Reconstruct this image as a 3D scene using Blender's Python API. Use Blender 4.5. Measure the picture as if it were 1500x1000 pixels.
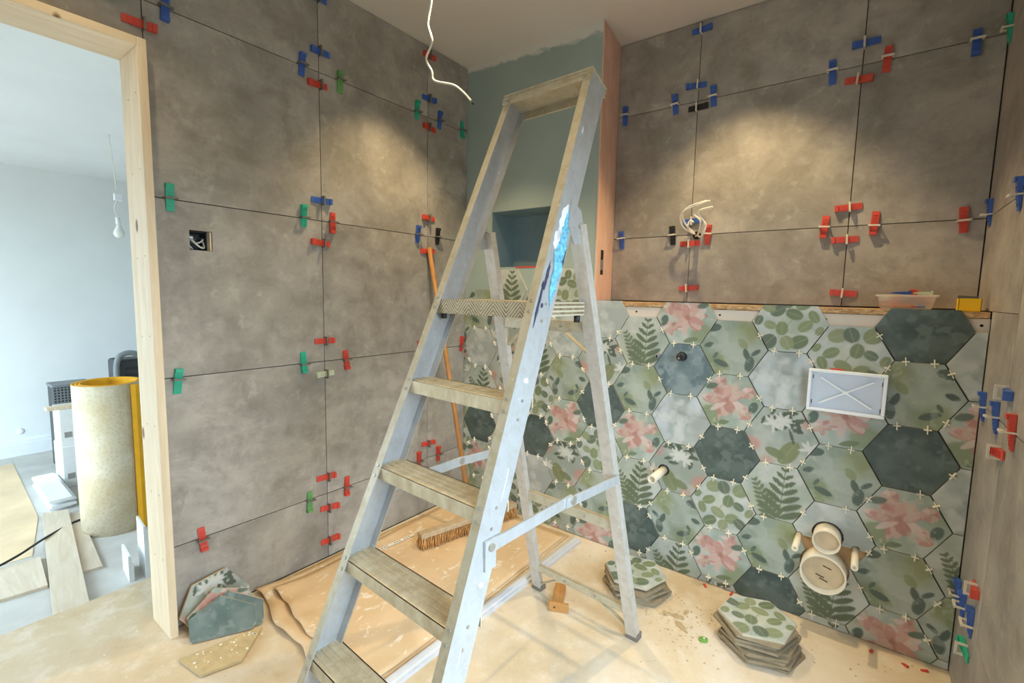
import bpy, bmesh, math, random
import numpy as np
from mathutils import Vector, Matrix

for o in list(bpy.data.objects): bpy.data.objects.remove(o, do_unlink=True)
SC = bpy.context.scene; COL = SC.collection
random.seed(7); RNG = np.random.default_rng(11)

# ------------------------------------------------------------------ camera
YAW, PITCH, ROLL = -0.6454, -0.1014, 0.02
fw = Vector((math.sin(YAW)*math.cos(PITCH), math.cos(YAW)*math.cos(PITCH), math.sin(PITCH)))
rt = Vector((math.cos(YAW), -math.sin(YAW), 0)); up = rt.cross(fw)
r2 = rt*math.cos(ROLL)+up*math.sin(ROLL); u2 = up*math.cos(ROLL)-rt*math.sin(ROLL)
cd = bpy.data.cameras.new('camera'); cam = bpy.data.objects.new('camera', cd); COL.objects.link(cam)
cd.sensor_width = 36; cd.lens = 36*693.2/1500; cd.clip_start = 0.02
M4 = Matrix((r2, u2, -fw)).transposed().to_4x4(); M4.translation = (1.8857, -2.0363, 1.2129)
cam.matrix_world = M4; SC.camera = cam

# ------------------------------------------------------------------ light
W = bpy.data.worlds.new('sky'); SC.world = W; W.use_nodes = True
wn = W.node_tree; bg = wn.nodes['Background']; bg.inputs[1].default_value = 20.5
wc = wn.nodes.new('ShaderNodeTexCoord'); wz = wn.nodes.new('ShaderNodeSeparateXYZ'); wrmp = wn.nodes.new('ShaderNodeValToRGB')     # overcast sky over dull ground
wadd = wn.nodes.new('ShaderNodeMath'); wadd.operation = 'MULTIPLY_ADD'; wadd.inputs[1].default_value = .5; wadd.inputs[2].default_value = .5
wn.links.new(wc.outputs['Generated'], wz.inputs[0]); wn.links.new(wz.outputs['Z'], wadd.inputs[0]); wn.links.new(wadd.outputs[0], wrmp.inputs[0]); wn.links.new(wrmp.outputs[0], bg.inputs[0])
wrmp.color_ramp.elements[0].position = .485; wrmp.color_ramp.elements[0].color = (.16, .17, .17, 1); wrmp.color_ramp.elements[1].position = .515; wrmp.color_ramp.elements[1].color = (.64, .81, 1.0, 1)
SC.view_settings.view_transform = 'Standard'; SC.view_settings.look = 'None'
SC.view_settings.exposure = -0.38; SC.view_settings.gamma = 1.0; SC.view_settings.use_curve_mapping = False
def portal(name, loc, rot, sx, sy):
    l = bpy.data.lights.new(name, 'AREA'); l.shape = 'RECTANGLE'; l.size = sx; l.size_y = sy; l.cycles.is_portal = True
    o = bpy.data.objects.new(name, l); COL.objects.link(o); o.location = loc; o.rotation_euler = rot; return o
HALF = math.pi/2
portal('window_portal', (2.43, -1.40, 1.00), (0, HALF, 0), 1.50, 1.20)       # bathroom window
portal('added_hall_window_portal', (-2.0, -3.59, .95), (HALF, 0, 0), 2.5, 2.0)      # added hall window, out of view
DOWN = [(1.42, -0.14, 88, 92), (0.40, -0.60, 80, 90), (1.25, -1.55, 36, 110), (0.45, -1.75, 14, 110)]
DOWN_COL = (1.0, 0.78, 0.44)

# ------------------------------------------------------------------ dimensions
H = 2.4487; X1 = 2.1836; YG = 0.27; Z4 = 0.3017; ZJ = [Z4, Z4+.6, Z4+1.2, Z4+1.8]
YA, YB, YC = -1.4891, -0.8915, -0.2885; XE, XF, XG = 0.79, 1.1857, 1.7920
LEDGE = 1.187; DOOR_Y0, DOOR_Y1, DOOR_Z = -2.33, -1.52, 1.94; HF, HC, HX = -0.2, 2.15, -3.63

# ------------------------------------------------------------------ helpers
def lin(c):
    return tuple(((v/12.92) if v <= .04045 else ((v+.055)/1.055)**2.4) for v in c)
def rgb(r, g, b): return lin((r/255, g/255, b/255))+(1,)

class MB:
    def __init__(s): s.v = []; s.f = []; s.m = []; s.sm = []
    def face(s, idx, mi=0, smooth=False): s.f.append(tuple(idx)); s.m.append(mi); s.sm.append(smooth)
    def hexa(s, p, mi=0):
        b = len(s.v); s.v += [tuple(q) for q in p]
        for q in ((0,3,2,1),(4,5,6,7),(0,1,5,4),(1,2,6,5),(2,3,7,6),(3,0,4,7)): s.face([b+i for i in q], mi)
        return s
    def box(s, x0, x1, y0, y1, z0, z1, mi=0):
        return s.hexa([(x0,y0,z0),(x1,y0,z0),(x1,y1,z0),(x0,y1,z0),(x0,y0,z1),(x1,y0,z1),(x1,y1,z1),(x0,y1,z1)], mi)
    def bar(s, a, b, w, h, up=(0,0,1), mi=0):
        a = Vector(a); b = Vector(b); d = (b-a).normalized(); u = Vector(up); sx = d.cross(u).normalized(); u = sx.cross(d)
        P = []
        for q in (a, b):
            for i, j in ((-1,-1),(1,-1),(1,1),(-1,1)): P.append(q+sx*w/2*i+u*h/2*j)
        return s.hexa(P, mi)
    def prism(s, poly, vec, mi=0, side=None):
        n = len(poly); b = len(s.v); vec = Vector(vec)
        s.v += [tuple(Vector(p)) for p in poly]+[tuple(Vector(p)+vec) for p in poly]
        s.face([b+i for i in range(n)][::-1], mi); s.face([b+n+i for i in range(n)], mi)
        for i in range(n): j = (i+1) % n; s.face((b+i, b+j, b+n+j, b+n+i), mi if side is None else side)
        return s
    def tube(s, pts, r, seg=8, mi=0, cap=True, smooth=True):
        pts = [Vector(p) for p in pts]; n = len(pts); b = len(s.v); prev = None
        rs = r if isinstance(r, (list, tuple)) else [r]*n
        for i, p in enumerate(pts):
            t = (pts[min(i+1, n-1)]-pts[max(i-1, 0)]).normalized()
            if prev is None:
                a = Vector((0,0,1)) if abs(t.z) < .9 else Vector((1,0,0)); nx = t.cross(a).normalized()
            else:
                nx = prev-t*prev.dot(t); nx = nx.normalized() if nx.length > 1e-6 else t.orthogonal().normalized()
            prev = nx; ny = t.cross(nx)
            for k in range(seg):
                a = 2*math.pi*k/seg; s.v.append(tuple(p+(nx*math.cos(a)+ny*math.sin(a))*rs[i]))
        for i in range(n-1):
            for k in range(seg):
                k2 = (k+1) % seg; s.face((b+i*seg+k, b+i*seg+k2, b+(i+1)*seg+k2, b+(i+1)*seg+k), mi, smooth)
        if cap:
            s.face([b+k for k in range(seg)][::-1], mi); s.face([b+(n-1)*seg+k for k in range(seg)], mi)
        return s
    def pipe(s, a, b, ro, ri, seg=28, mi=0, mi_in=0):     # open-ended pipe with wall thickness
        a = Vector(a); b = Vector(b); t = (b-a).normalized(); nx = t.orthogonal().normalized(); ny = t.cross(nx); o = len(s.v)
        for p, r in ((a,ro),(b,ro),(b,ri),(a,ri)):
            for k in range(seg):
                q = 2*math.pi*k/seg; s.v.append(tuple(p+(nx*math.cos(q)+ny*math.sin(q))*r))
        for L in range(4):
            for k in range(seg):
                k2 = (k+1) % seg; L2 = (L+1) % 4
                s.face((o+L*seg+k, o+L*seg+k2, o+L2*seg+k2, o+L2*seg+k), mi_in if L == 2 else mi, L in (0, 2))
        return s
    def lathe(s, prof, c=(0,0,0), seg=20, mi=0):
        b = len(s.v); n = len(prof)
        for r, z in prof:
            for k in range(seg):
                a = 2*math.pi*k/seg; s.v.append((c[0]+r*math.cos(a), c[1]+r*math.sin(a), c[2]+z))
        for i in range(n-1):
            for k in range(seg):
                k2 = (k+1) % seg; s.face((b+i*seg+k, b+i*seg+k2, b+(i+1)*seg+k2, b+(i+1)*seg+k), mi, True)
        s.face([b+k for k in range(seg)][::-1], mi); s.face([b+(n-1)*seg+k for k in range(seg)], mi)
        return s
    def mesh(s, name, mats):
        me = bpy.data.meshes.new(name); me.from_pydata(s.v, [], s.f); me.update()
        for m in (mats if isinstance(mats, (list, tuple)) else [mats]): me.materials.append(m)
        me.polygons.foreach_set('material_index', s.m); me.polygons.foreach_set('use_smooth', s.sm)
        return me
    def build(s, name, mats, parent=None, bevel=0):
        o = bpy.data.objects.new(name, s.mesh(name, mats)); COL.objects.link(o)
        bm = bmesh.new(); bm.from_mesh(o.data); bmesh.ops.recalc_face_normals(bm, faces=bm.faces); bm.to_mesh(o.data); bm.free()
        if parent is not None: o.parent = parent
        if bevel:
            m = o.modifiers.new('bevel', 'BEVEL'); m.width = bevel; m.segments = 2; m.limit_method = 'ANGLE'
        return o
def mesh_obj(name, me, parent=None, loc=(0,0,0), rot=(0,0,0)):
    o = bpy.data.objects.new(name, me); COL.objects.link(o); o.location = loc; o.rotation_euler = rot
    if parent is not None: o.parent = parent
    return o
def tag(o, label, cat, group=None):
    o['label'] = label; o['category'] = cat
    if group: o['group'] = group
    return o
def struct(o, label=None):
    o['kind'] = 'structure'
    if label: o['label'] = label
    return o
def thing(name, label, cat, loc=(0,0,0), rz=0, group=None):
    o = bpy.data.objects.new(name, None); COL.objects.link(o); o.empty_display_size = .05
    o.location = loc; o.rotation_euler = (0,0,rz); return tag(o, label, cat, group)
def spline(P, n=8):
    P = [Vector(p) for p in P]; out = []
    for i in range(len(P)-1):
        p0, p1, p2, p3 = P[max(i-1,0)], P[i], P[i+1], P[min(i+2, len(P)-1)]
        for k in range(n):
            t = k/n; out.append(.5*((2*p1)+(p2-p0)*t+(2*p0-5*p1+4*p2-p3)*t*t+(3*p1-p0-3*p2+p3)*t**3))
    return out+[P[-1]]

# ------------------------------------------------------------------ materials
def newmat(name):
    m = bpy.data.materials.new(name); m.use_nodes = True; nt = m.node_tree; return m, nt, nt.nodes['Principled BSDF']
def plain(name, c, rough=.55, metal=0, var=.06, scale=18, bump=0, bscale=60, spec=.5, coat=0, alpha=1, trans=0):
    m, nt, b = newmat(name); N = nt.nodes; L = nt.links
    tc = N.new('ShaderNodeTexCoord'); n = N.new('ShaderNodeTexNoise'); n.inputs['Scale'].default_value = scale; n.inputs['Detail'].default_value = 5
    L.new(tc.outputs['Object'], n.inputs['Vector'])
    r = N.new('ShaderNodeValToRGB'); r.color_ramp.elements[0].position = .3; r.color_ramp.elements[1].position = .7
    r.color_ramp.elements[0].color = tuple(max(0, v*(1-var)) for v in c[:3])+(1,); r.color_ramp.elements[1].color = tuple(min(1, v*(1+var)) for v in c[:3])+(1,)
    L.new(n.outputs['Fac'], r.inputs[0]); L.new(r.outputs[0], b.inputs['Base Color'])
    b.inputs['Roughness'].default_value = rough; b.inputs['Metallic'].default_value = metal; b.inputs['Specular IOR Level'].default_value = spec
    if coat: b.inputs['Coat Weight'].default_value = coat
    if trans: b.inputs['Transmission Weight'].default_value = trans
    if alpha < 1: b.inputs['Alpha'].default_value = alpha
    if bump:
        n2 = N.new('ShaderNodeTexNoise'); n2.inputs['Scale'].default_value = bscale; n2.inputs['Detail'].default_value = 4
        bp = N.new('ShaderNodeBump'); bp.inputs['Strength'].default_value = bump; bp.inputs['Distance'].default_value = .004
        L.new(tc.outputs['Object'], n2.inputs['Vector']); L.new(n2.outputs['Fac'], bp.inputs['Height']); L.new(bp.outputs[0], b.inputs['Normal'])
    return m
class NT:
    """small node graph helper"""
    def __init__(s, name): s.m, s.nt, s.b = newmat(name); s.N = s.nt.nodes; s.L = s.nt.links; s.tc = s.N.new('ShaderNodeTexCoord')
    def set(s, inp, v):
        if hasattr(v, 'is_output') or isinstance(v, bpy.types.NodeSocket): s.L.new(v, inp)
        else: inp.default_value = v
    def noise(s, vec, scale, detail=4, rough=.55, dist=0):
        n = s.N.new('ShaderNodeTexNoise'); n.inputs['Scale'].default_value = scale; n.inputs['Detail'].default_value = detail
        n.inputs['Roughness'].default_value = rough; n.inputs['Distortion'].default_value = dist; s.set(n.inputs['Vector'], vec); return n.outputs['Fac']
    def ramp(s, fac, stops):
        r = s.N.new('ShaderNodeValToRGB'); e = r.color_ramp.elements
        while len(e) < len(stops): e.new(.5)
        for i, (p, c) in enumerate(stops): e[i].position = p; e[i].color = c if len(c) == 4 else tuple(c)+(1,)
        s.set(r.inputs[0], fac); return r.outputs[0]
    def mix(s, fac, a, b, mode='MIX'):
        n = s.N.new('ShaderNodeMix'); n.data_type = 'RGBA'; n.blend_type = mode
        s.set(n.inputs[0], fac); s.set(n.inputs[6], a); s.set(n.inputs[7], b); return n.outputs[2]
    def math(s, op, a, b=0.0):
        n = s.N.new('ShaderNodeMath'); n.operation = op; s.set(n.inputs[0], a); s.set(n.inputs[1], b); return n.outputs[0]
    def mapv(s, vec, scale=(1,1,1), loc=(0,0,0), rot=(0,0,0)):
        n = s.N.new('ShaderNodeMapping'); s.set(n.inputs['Vector'], vec); n.inputs['Scale'].default_value = scale
        n.inputs['Location'].default_value = loc; n.inputs['Rotation'].default_value = rot; return n.outputs[0]
    def sep(s, vec):
        n = s.N.new('ShaderNodeSeparateXYZ'); s.set(n.inputs[0], vec); return n.outputs
    def addv(s, a, b):
        n = s.N.new('ShaderNodeVectorMath'); n.operation = 'ADD'; s.set(n.inputs[0], a); s.set(n.inputs[1], b); return n.outputs[0]
    def bump(s, h, strength=.3, dist=.003):
        n = s.N.new('ShaderNodeBump'); n.inputs['Strength'].default_value = strength; n.inputs['Distance'].default_value = dist
        s.set(n.inputs['Height'], h); s.L.new(n.outputs[0], s.b.inputs['Normal'])
    def color(s, c): s.set(s.b.inputs['Base Color'], c)
    def rnd(s):
        o = s.N.new('ShaderNodeObjectInfo'); n = s.N.new('ShaderNodeVectorMath'); n.operation = 'SCALE'
        n.inputs[0].default_value = (37, 19, 53); s.L.new(o.outputs['Random'], n.inputs['Scale']); return n.outputs[0]

def mat_concrete_tile():
    g = NT('grey_concrete_tile'); v = g.addv(g.tc.outputs['Object'], g.rnd())
    big = g.noise(v, 2.2, 7, .62, .5); st = g.noise(g.mapv(v, (1,1,2.4)), 3.0, 8, .7, .3); fine = g.noise(v, 60, 3, .6); spk = g.noise(v, 16, 8, .72); mot = g.noise(v, 7, 8, .68, .3)
    c = g.ramp(big, [(.3, rgb(136,130,121)), (.5, rgb(162,155,146)), (.72, rgb(187,180,170))])
    c = g.mix(g.math('MULTIPLY', g.ramp(st, [(.46, (0,0,0)), (.7, (1,1,1))]), .6), c, rgb(138,130,120))
    c = g.mix(g.math('MULTIPLY', g.ramp(spk, [(.56, (0,0,0)), (.70, (1,1,1))]), .5), c, rgb(196,190,178))
    c = g.mix(g.math('MULTIPLY', g.ramp(mot, [(.36, (1,1,1)), (.5, (0,0,0))]), .5), c, rgb(122,115,106))
    c = g.mix(g.math('MULTIPLY', g.ramp(mot, [(.54, (0,0,0)), (.66, (1,1,1))]), .4), c, rgb(188,180,168))
    c = g.mix(g.math('MULTIPLY', g.ramp(spk, [(.3, (1,1,1)), (.42, (0,0,0))]), .35), c, rgb(116,112,104))
    g.color(c); g.b.inputs['Roughness'].default_value = .5; g.b.inputs['Specular IOR Level'].default_value = .35
    g.bump(fine, .12, .001); return g.m
def mat_alu(name='aluminium', base=(194,195,196), dust=(160,152,136), amount=.3, metal=.3):
    g = NT(name); v = g.tc.outputs['Object']
    a = g.noise(g.mapv(v, (3,3,.8)), 8, 6, .65); b = g.noise(v, 35, 5, .7); sp = g.noise(v, 90, 2, .5)
    c = g.ramp(a, [(.3, tuple(x*.86 for x in rgb(*base)[:3])+(1,)), (.7, rgb(*base))])
    f = g.math('MULTIPLY', g.ramp(b, [(.45, (0,0,0)), (.65, (1,1,1))]), amount)
    c = g.mix(f, c, rgb(*dust)); c = g.mix(g.ramp(sp, [(.735, (0,0,0)), (.76, (1,1,1))]), c, rgb(226,226,224))
    g.color(c); g.b.inputs['Metallic'].default_value = metal; g.b.inputs['Roughness'].default_value = .42
    g.bump(b, .08, .001); return g.m
def mat_wood(name, c0, c1, scale=(1,1,.12), s=26, rough=.6, knots=False, axis=None):
    g = NT(name); v = g.addv(g.tc.outputs['Object'], g.rnd())
    n = g.noise(g.mapv(v, scale), s, 6, .6, 1.2); n2 = g.noise(v, 4, 3)
    c = g.ramp(n, [(.3, c0), (.7, c1)]); c = g.mix(g.math('MULTIPLY', n2, .35), c, c0)
    if knots:
        k = g.N.new('ShaderNodeTexVoronoi'); k.inputs['Scale'].default_value = 7; g.set(k.inputs['Vector'], g.mapv(v, (1,1,.55)))
        c = g.mix(g.ramp(k.outputs['Distance'], [(.06, (1,1,1)), (.10, (0,0,0))]), c, rgb(120,82,48))
    g.color(c); g.b.inputs['Roughness'].default_value = rough; g.bump(n, .15, .001); return g.m
def mat_floor():
    g = NT('dusty_floor_board'); v = g.tc.outputs['Object']
    a = g.noise(v, 1.7, 5, .6, .5); b = g.noise(v, 9, 7, .7); c_ = g.noise(v, 60, 3, .6); st = g.noise(g.mapv(v, (1,6,1)), 3, 5, .6)
    c = g.ramp(a, [(.3, rgb(196,170,132)), (.52, rgb(214,194,164)), (.72, rgb(226,214,196))])
    c = g.mix(g.math('MULTIPLY', g.ramp(b, [(.5, (0,0,0)), (.68, (1,1,1))]), .6), c, rgb(232,222,206))
    c = g.mix(g.math('MULTIPLY', g.ramp(b, [(.3, (1,1,1)), (.42, (0,0,0))]), .45), c, rgb(186,158,118))
    c = g.mix(g.math('MULTIPLY', g.ramp(c_, [(.66, (0,0,0)), (.72, (1,1,1))]), .5), c, rgb(240,234,222))
    c = g.mix(g.math('MULTIPLY', g.ramp(c_, [(.27, (1,1,1)), (.31, (0,0,0))]), .4), c, rgb(150,128,100))
    g.color(c); g.b.inputs['Roughness'].default_value = .7; g.b.inputs['Specular IOR Level'].default_value = .25; g.bump(b, .2, .002); return g.m
def mat_paper():
    g = NT('brown_protection_paper'); v = g.tc.outputs['Object']
    a = g.noise(v, 3, 6, .6, .6); b = g.noise(g.mapv(v, (1.4,.8,1)), 16, 4, .6, .8); f = g.noise(v, 90, 3)
    c = g.ramp(a, [(.3, rgb(210,178,136)), (.7, rgb(230,202,166))])
    c = g.mix(g.math('MULTIPLY', g.ramp(b, [(.58, (0,0,0)), (.66, (1,1,1))]), .8), c, rgb(240,228,210))
    c = g.mix(g.math('MULTIPLY', g.ramp(f, [(.66, (0,0,0)), (.74, (1,1,1))]), .4), c, rgb(240,230,214))
    g.color(c); g.b.inputs['Roughness'].default_value = .75; g.b.inputs['Specular IOR Level'].default_value = .2; g.bump(a, .3, .004); return g.m
def mat_blue_wall():
    g = NT('blue_painted_plaster'); v = g.tc.outputs['Object']; z = g.sep(v)[2]; x = g.sep(v)[0]
    n = g.noise(v, 3, 5); w = g.noise(g.mapv(v, (6,1,14)), 1.2, 5, .65)
    c = g.ramp(n, [(.3, rgb(148,163,158)), (.7, rgb(160,174,168))])
    edge = g.math('ADD', z, g.math('MULTIPLY', g.math('SUBTRACT', w, .5), .11))
    edge = g.math('ADD', edge, g.math('MULTIPLY', x, .045))
    c = g.mix(g.ramp(g.math('SUBTRACT', edge, 1.435), [(.985, (0,0,0)), (1.0, (1,1,1))]), c, rgb(214,210,200))
    g.color(c); g.b.inputs['Roughness'].default_value = .7; g.bump(g.noise(v, 40, 4), .12, .002); return g.m
def mat_pink_plaster():
    g = NT('pink_plaster'); v = g.tc.outputs['Object']; n = g.noise(g.mapv(v, (2,2,.8)), 5, 6, .65); f = g.noise(v, 40, 4)
    c = g.ramp(n, [(.3, rgb(206,160,136)), (.55, rgb(220,180,158)), (.75, rgb(232,204,186))])
    g.color(c); g.b.inputs['Roughness'].default_value = .85; g.bump(f, .15, .002); return g.m
def mat_print():
    g = NT('printed_porcelain'); a = g.N.new('ShaderNodeAttribute'); a.attribute_name = 'Col'
    n = g.noise(g.addv(g.tc.outputs['Object'], g.rnd()), 14, 6, .65)
    c = g.mix(.3, a.outputs['Color'], g.ramp(n, [(.3, (.62,.63,.62)), (.72, (1,1,1))]), 'MULTIPLY')
    g.color(c); g.b.inputs['Roughness'].default_value = .42; g.b.inputs['Specular IOR Level'].default_value = .4; return g.m
def mat_chipboard():
    g = NT('chipboard_edge'); v = g.tc.outputs['Object']; n = g.noise(g.mapv(v, (.5,1,1.5)), 120, 3, .6)
    g.color(g.ramp(n, [(.3, rgb(138,98,60)), (.5, rgb(186,146,100)), (.7, rgb(214,182,140))])); g.b.inputs['Roughness'].default_value = .8
    g.bump(n, .5, .003); return g.m
def mat_ceiling(name, c):
    g = NT(name); v = g.tc.outputs['Object']; n = g.noise(v, 2.5, 4); g.color(g.ramp(n, [(.3, tuple(x*.95 for x in c[:3])+(1,)), (.7, c)]))
    g.b.inputs['Roughness'].default_value = .9; g.b.inputs['Specular IOR Level'].default_value = .1; return g.m
def mat_tread():
    g = NT('dusty_tread'); v = g.tc.outputs['Object']; n = g.noise(g.mapv(v, (2,1,1)), 16, 6, .65); s = g.noise(v, 70, 3, .6)
    c = g.ramp(n, [(.3, rgb(190,172,138)), (.55, rgb(214,200,170)), (.75, rgb(228,218,196))])
    c = g.mix(g.ramp(s, [(.68, (0,0,0)), (.72, (1,1,1))]), c, rgb(226,220,206))
    g.color(c); g.b.inputs['Roughness'].default_value = .6; g.b.inputs['Metallic'].default_value = .15; g.bump(n, .2, .001); return g.m
def mat_chevron():
    g = NT('chevron_tread_strip'); v = g.tc.outputs['Object']; s = g.sep(v)
    t = g.math('ABSOLUTE', g.math('SUBTRACT', g.math('FRACT', g.math('MULTIPLY', s[0], 11)), .5))
    f = g.math('FRACT', g.math('ADD', g.math('MULTIPLY', s[2], 90), g.math('MULTIPLY', t, 9)))
    n = g.noise(v, 40, 5, .6)
    c = g.mix(g.ramp(f, [(.35, (0,0,0)), (.5, (1,1,1)), (.8, (1,1,1)), (.95, (0,0,0))]), g.ramp(n, [(.35, rgb(116,98,70)), (.65, rgb(160,146,118))]), rgb(196,184,158))
    g.color(c); g.b.inputs['Roughness'].default_value = .6; g.bump(f, .4, .002); return g.m
def mat_mesh_mat():
    g = NT('fleece_mat_backing'); v = g.tc.outputs['Object']; uv = g.tc.outputs['UV']
    n = g.noise(v, 6, 6, .6); k = g.N.new('ShaderNodeTexVoronoi'); k.inputs['Scale'].default_value = 55; g.set(k.inputs['Vector'], v)
    c = g.ramp(n, [(.3, rgb(212,190,146)), (.7, rgb(232,220,196))])
    c = g.mix(g.math('MULTIPLY', g.ramp(k.outputs['Distance'], [(.2, (1,1,1)), (.5, (0,0,0))]), .25), c, rgb(190,165,118))
    g.color(c); g.b.inputs['Roughness'].default_value = .85; g.bump(k.outputs['Distance'], .4, .003); return g.m
def mat_glass():
    m, nt, b = newmat('window_glass'); N = nt.nodes; L = nt.links; out = N['Material Output']
    t = N.new('ShaderNodeBsdfTransparent'); t.inputs[0].default_value = (.95,.97,.96,1); g = N.new('ShaderNodeBsdfGlossy'); g.inputs['Roughness'].default_value = .03
    mx = N.new('ShaderNodeMixShader'); mx.inputs[0].default_value = .06
    L.new(t.outputs[0], mx.inputs[1]); L.new(g.outputs[0], mx.inputs[2]); L.new(mx.outputs[0], out.inputs[0]); return m
def mat_emit(name, c, s):
    m, nt, b = newmat(name); b.inputs['Base Color'].default_value = (.9,.9,.9,1); b.inputs['Emission Color'].default_value = tuple(c)+(1,); b.inputs['Emission Strength'].default_value = s; return m

M = dict(
    tile=mat_concrete_tile(), alu=mat_alu(), flange=mat_alu('dusty_flange', (196,184,158), (164,144,106), .55, .15), leg=mat_alu('leg_aluminium', (208,202,194), (168,156,136), .4, .25),
    tread=mat_tread(), chevron=mat_chevron(), floor=mat_floor(), paper=mat_paper(), blue=mat_blue_wall(), pink=mat_pink_plaster(), print=mat_print(), chip=mat_chipboard(),
    ceiling=mat_ceiling('ceiling_plaster', rgb(214,206,196)), hallwall=mat_ceiling('white_wall_paint', rgb(236,238,236)), hallceil=mat_ceiling('white_ceiling_paint', rgb(242,243,242)),
    adhesive=plain('grey_adhesive', rgb(74,70,66), .9), board=plain('plasterboard', rgb(224,210,194), .9, var=.06, scale=6), backer=plain('brown_backing_board', rgb(186,150,108), .85, scale=9),
    pine=mat_wood('pine_lining', rgb(220,196,160), rgb(240,222,194), (1,1,.1), 30, .55, True), handle=mat_wood('broom_handle_wood', rgb(168,112,58), rgb(200,146,86), (1,1,.1), 40, .45),
    broomwood=mat_wood('broom_block_wood', rgb(170,146,114), rgb(206,184,152), (1,.15,1), 30, .7), bristle=plain('coir_bristle', rgb(214,162,100), .8, var=.35, scale=120),
    plank=mat_wood('bare_plank', rgb(200,182,156), rgb(224,210,190), (.12,1,1), 24, .7), ochre=mat_wood('ochre_wood', rgb(178,124,66), rgb(204,152,92), (1,.2,1), 30, .6),
    black=plain('black_plastic', rgb(34,34,34), .5), hole=plain('dark_void', rgb(22,20,18), .9), screw=plain('screw_steel', rgb(168,162,150), .4, .5),
    whitep=plain('white_plastic', rgb(240,241,244), .35, var=.02), rimclay=plain('tile_rim_clay', rgb(226,206,176), .8, var=.08, scale=40), batten=plain('white_batten_paint', rgb(206,206,210), .5, var=.04), tray=plain('pale_grey_tray_plastic', rgb(206,212,222), .4, var=.02), pipe=plain('cream_pipe_plastic', rgb(238,226,202), .3, var=.03), pipein=plain('pipe_inside', rgb(206,182,148), .45, var=.1, scale=30),
    cable=plain('white_cable', rgb(240,236,224), .4, var=.02), spacer=plain('spacer_plastic', rgb(240,232,212), .45, var=.02), clay=plain('tile_clay_back', rgb(196,172,128), .85, var=.12, scale=40, bump=.5, bscale=120),
    red=plain('red_wedge_plastic', rgb(204,72,56), .4, var=.08), bluep=plain('blue_wedge_plastic', rgb(62,98,176), .4, var=.08), green=plain('green_wedge_plastic', rgb(46,170,136), .4, var=.08),
    green2=plain('leaf_green_wedge_plastic', rgb(104,160,92), .45, var=.15), pale=plain('dusty_pale_wedge_plastic', rgb(196,204,176), .6, var=.15), strap=plain('grey_clip_strap', rgb(112,108,100), .5), strapw=plain('clear_white_clip_strap', rgb(214,206,190), .4),
    yellow=plain('yellow_card', rgb(240,196,18), .5, var=.04), matyellow=plain('yellow_orange_mat', rgb(246,178,22), .55, var=.06, bump=.4, bscale=90), fleece=mat_mesh_mat(),
    tub=plain('milky_tub_plastic', rgb(232,220,196), .3, var=.02, alpha=.38), gloss=plain('white_gloss_board', rgb(234,236,236), .35, var=.02), carton=plain('white_carton', rgb(232,232,230), .7, var=.03),
    greyp=plain('grey_plastic', rgb(128,132,134), .5), darkp=plain('charcoal_plastic', rgb(58,60,62), .5), bag=plain('white_plaster_bag', rgb(222,216,212), .5, var=.05, bump=.6, bscale=14), bagpr=plain('maroon_print', rgb(150,64,74), .5),
    concrete=plain('hall_screed', rgb(196,192,184), .85, var=.12, scale=5, bump=.1), hallpaper=plain('hall_brown_sheet', rgb(222,196,158), .8, var=.14, scale=4), glass=mat_glass(),
    bulb=plain('frosted_bulb', rgb(244,242,236), .25), paint_blue=plain('sky_blue_paint', rgb(116,190,226), .5, var=.42, scale=90), paint_dark=plain('navy_paint', rgb(62,66,92), .5), paint_white=plain('white_paint', rgb(238,240,244), .5, var=.02),
    rust=plain('brown_grime', rgb(96,72,44), .8), steelbox=plain('galvanised_box', rgb(186,190,194), .3, .9), leaf=plain('green_leaf_scrap', rgb(110,160,60), .5, var=.2, scale=50), rubble=plain('tile_rubble', rgb(190,166,130), .9, var=.2, scale=40),
    niche=plain('deep_blue_paint', rgb(122,142,148), .6, var=.1, scale=6), strip=plain('white_label_strip', rgb(236,230,216), .6), print_grey=plain('grey_print', rgb(150,146,140), .6), foot=plain('grey_rubber_foot', rgb(118,110,100), .8),
    lens=mat_emit('downlight_lens', (1,.85,.6), 6.0),
)
COLMAT = dict(red=M['red'], blue=M['bluep'], green=M['green'], green2=M['green2'], pale=M['pale'], black=M['black'])

# ================================================================== STRUCTURE
# floor of the bathroom, running through the doorway to the step
b = MB(); b.box(0, 2.5, -2.7, .5, -.06, 0); b.box(-.43, 0, -2.33, -1.40, -.2, 0); struct(b.build('floor', M['floor']))
b = MB(); b.box(-3.75, -.43, -3.6, 1.6, -.3, HF); b.box(-.43, -.012, -1.40, 1.6, -.3, HF); b.box(-.43, -.012, -3.6, -2.33, -.3, HF); struct(b.build('floor_hall', M['concrete']))
b = MB(); b.box(-.012, 2.5, -2.7, .6, H, H+.1); struct(b.build('ceiling', M['ceiling']))
b = MB(); b.box(-3.75, -.112, -3.7, 1.7, HC, HC+.1); struct(b.build('ceiling_hall', M['hallceil']))
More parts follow.
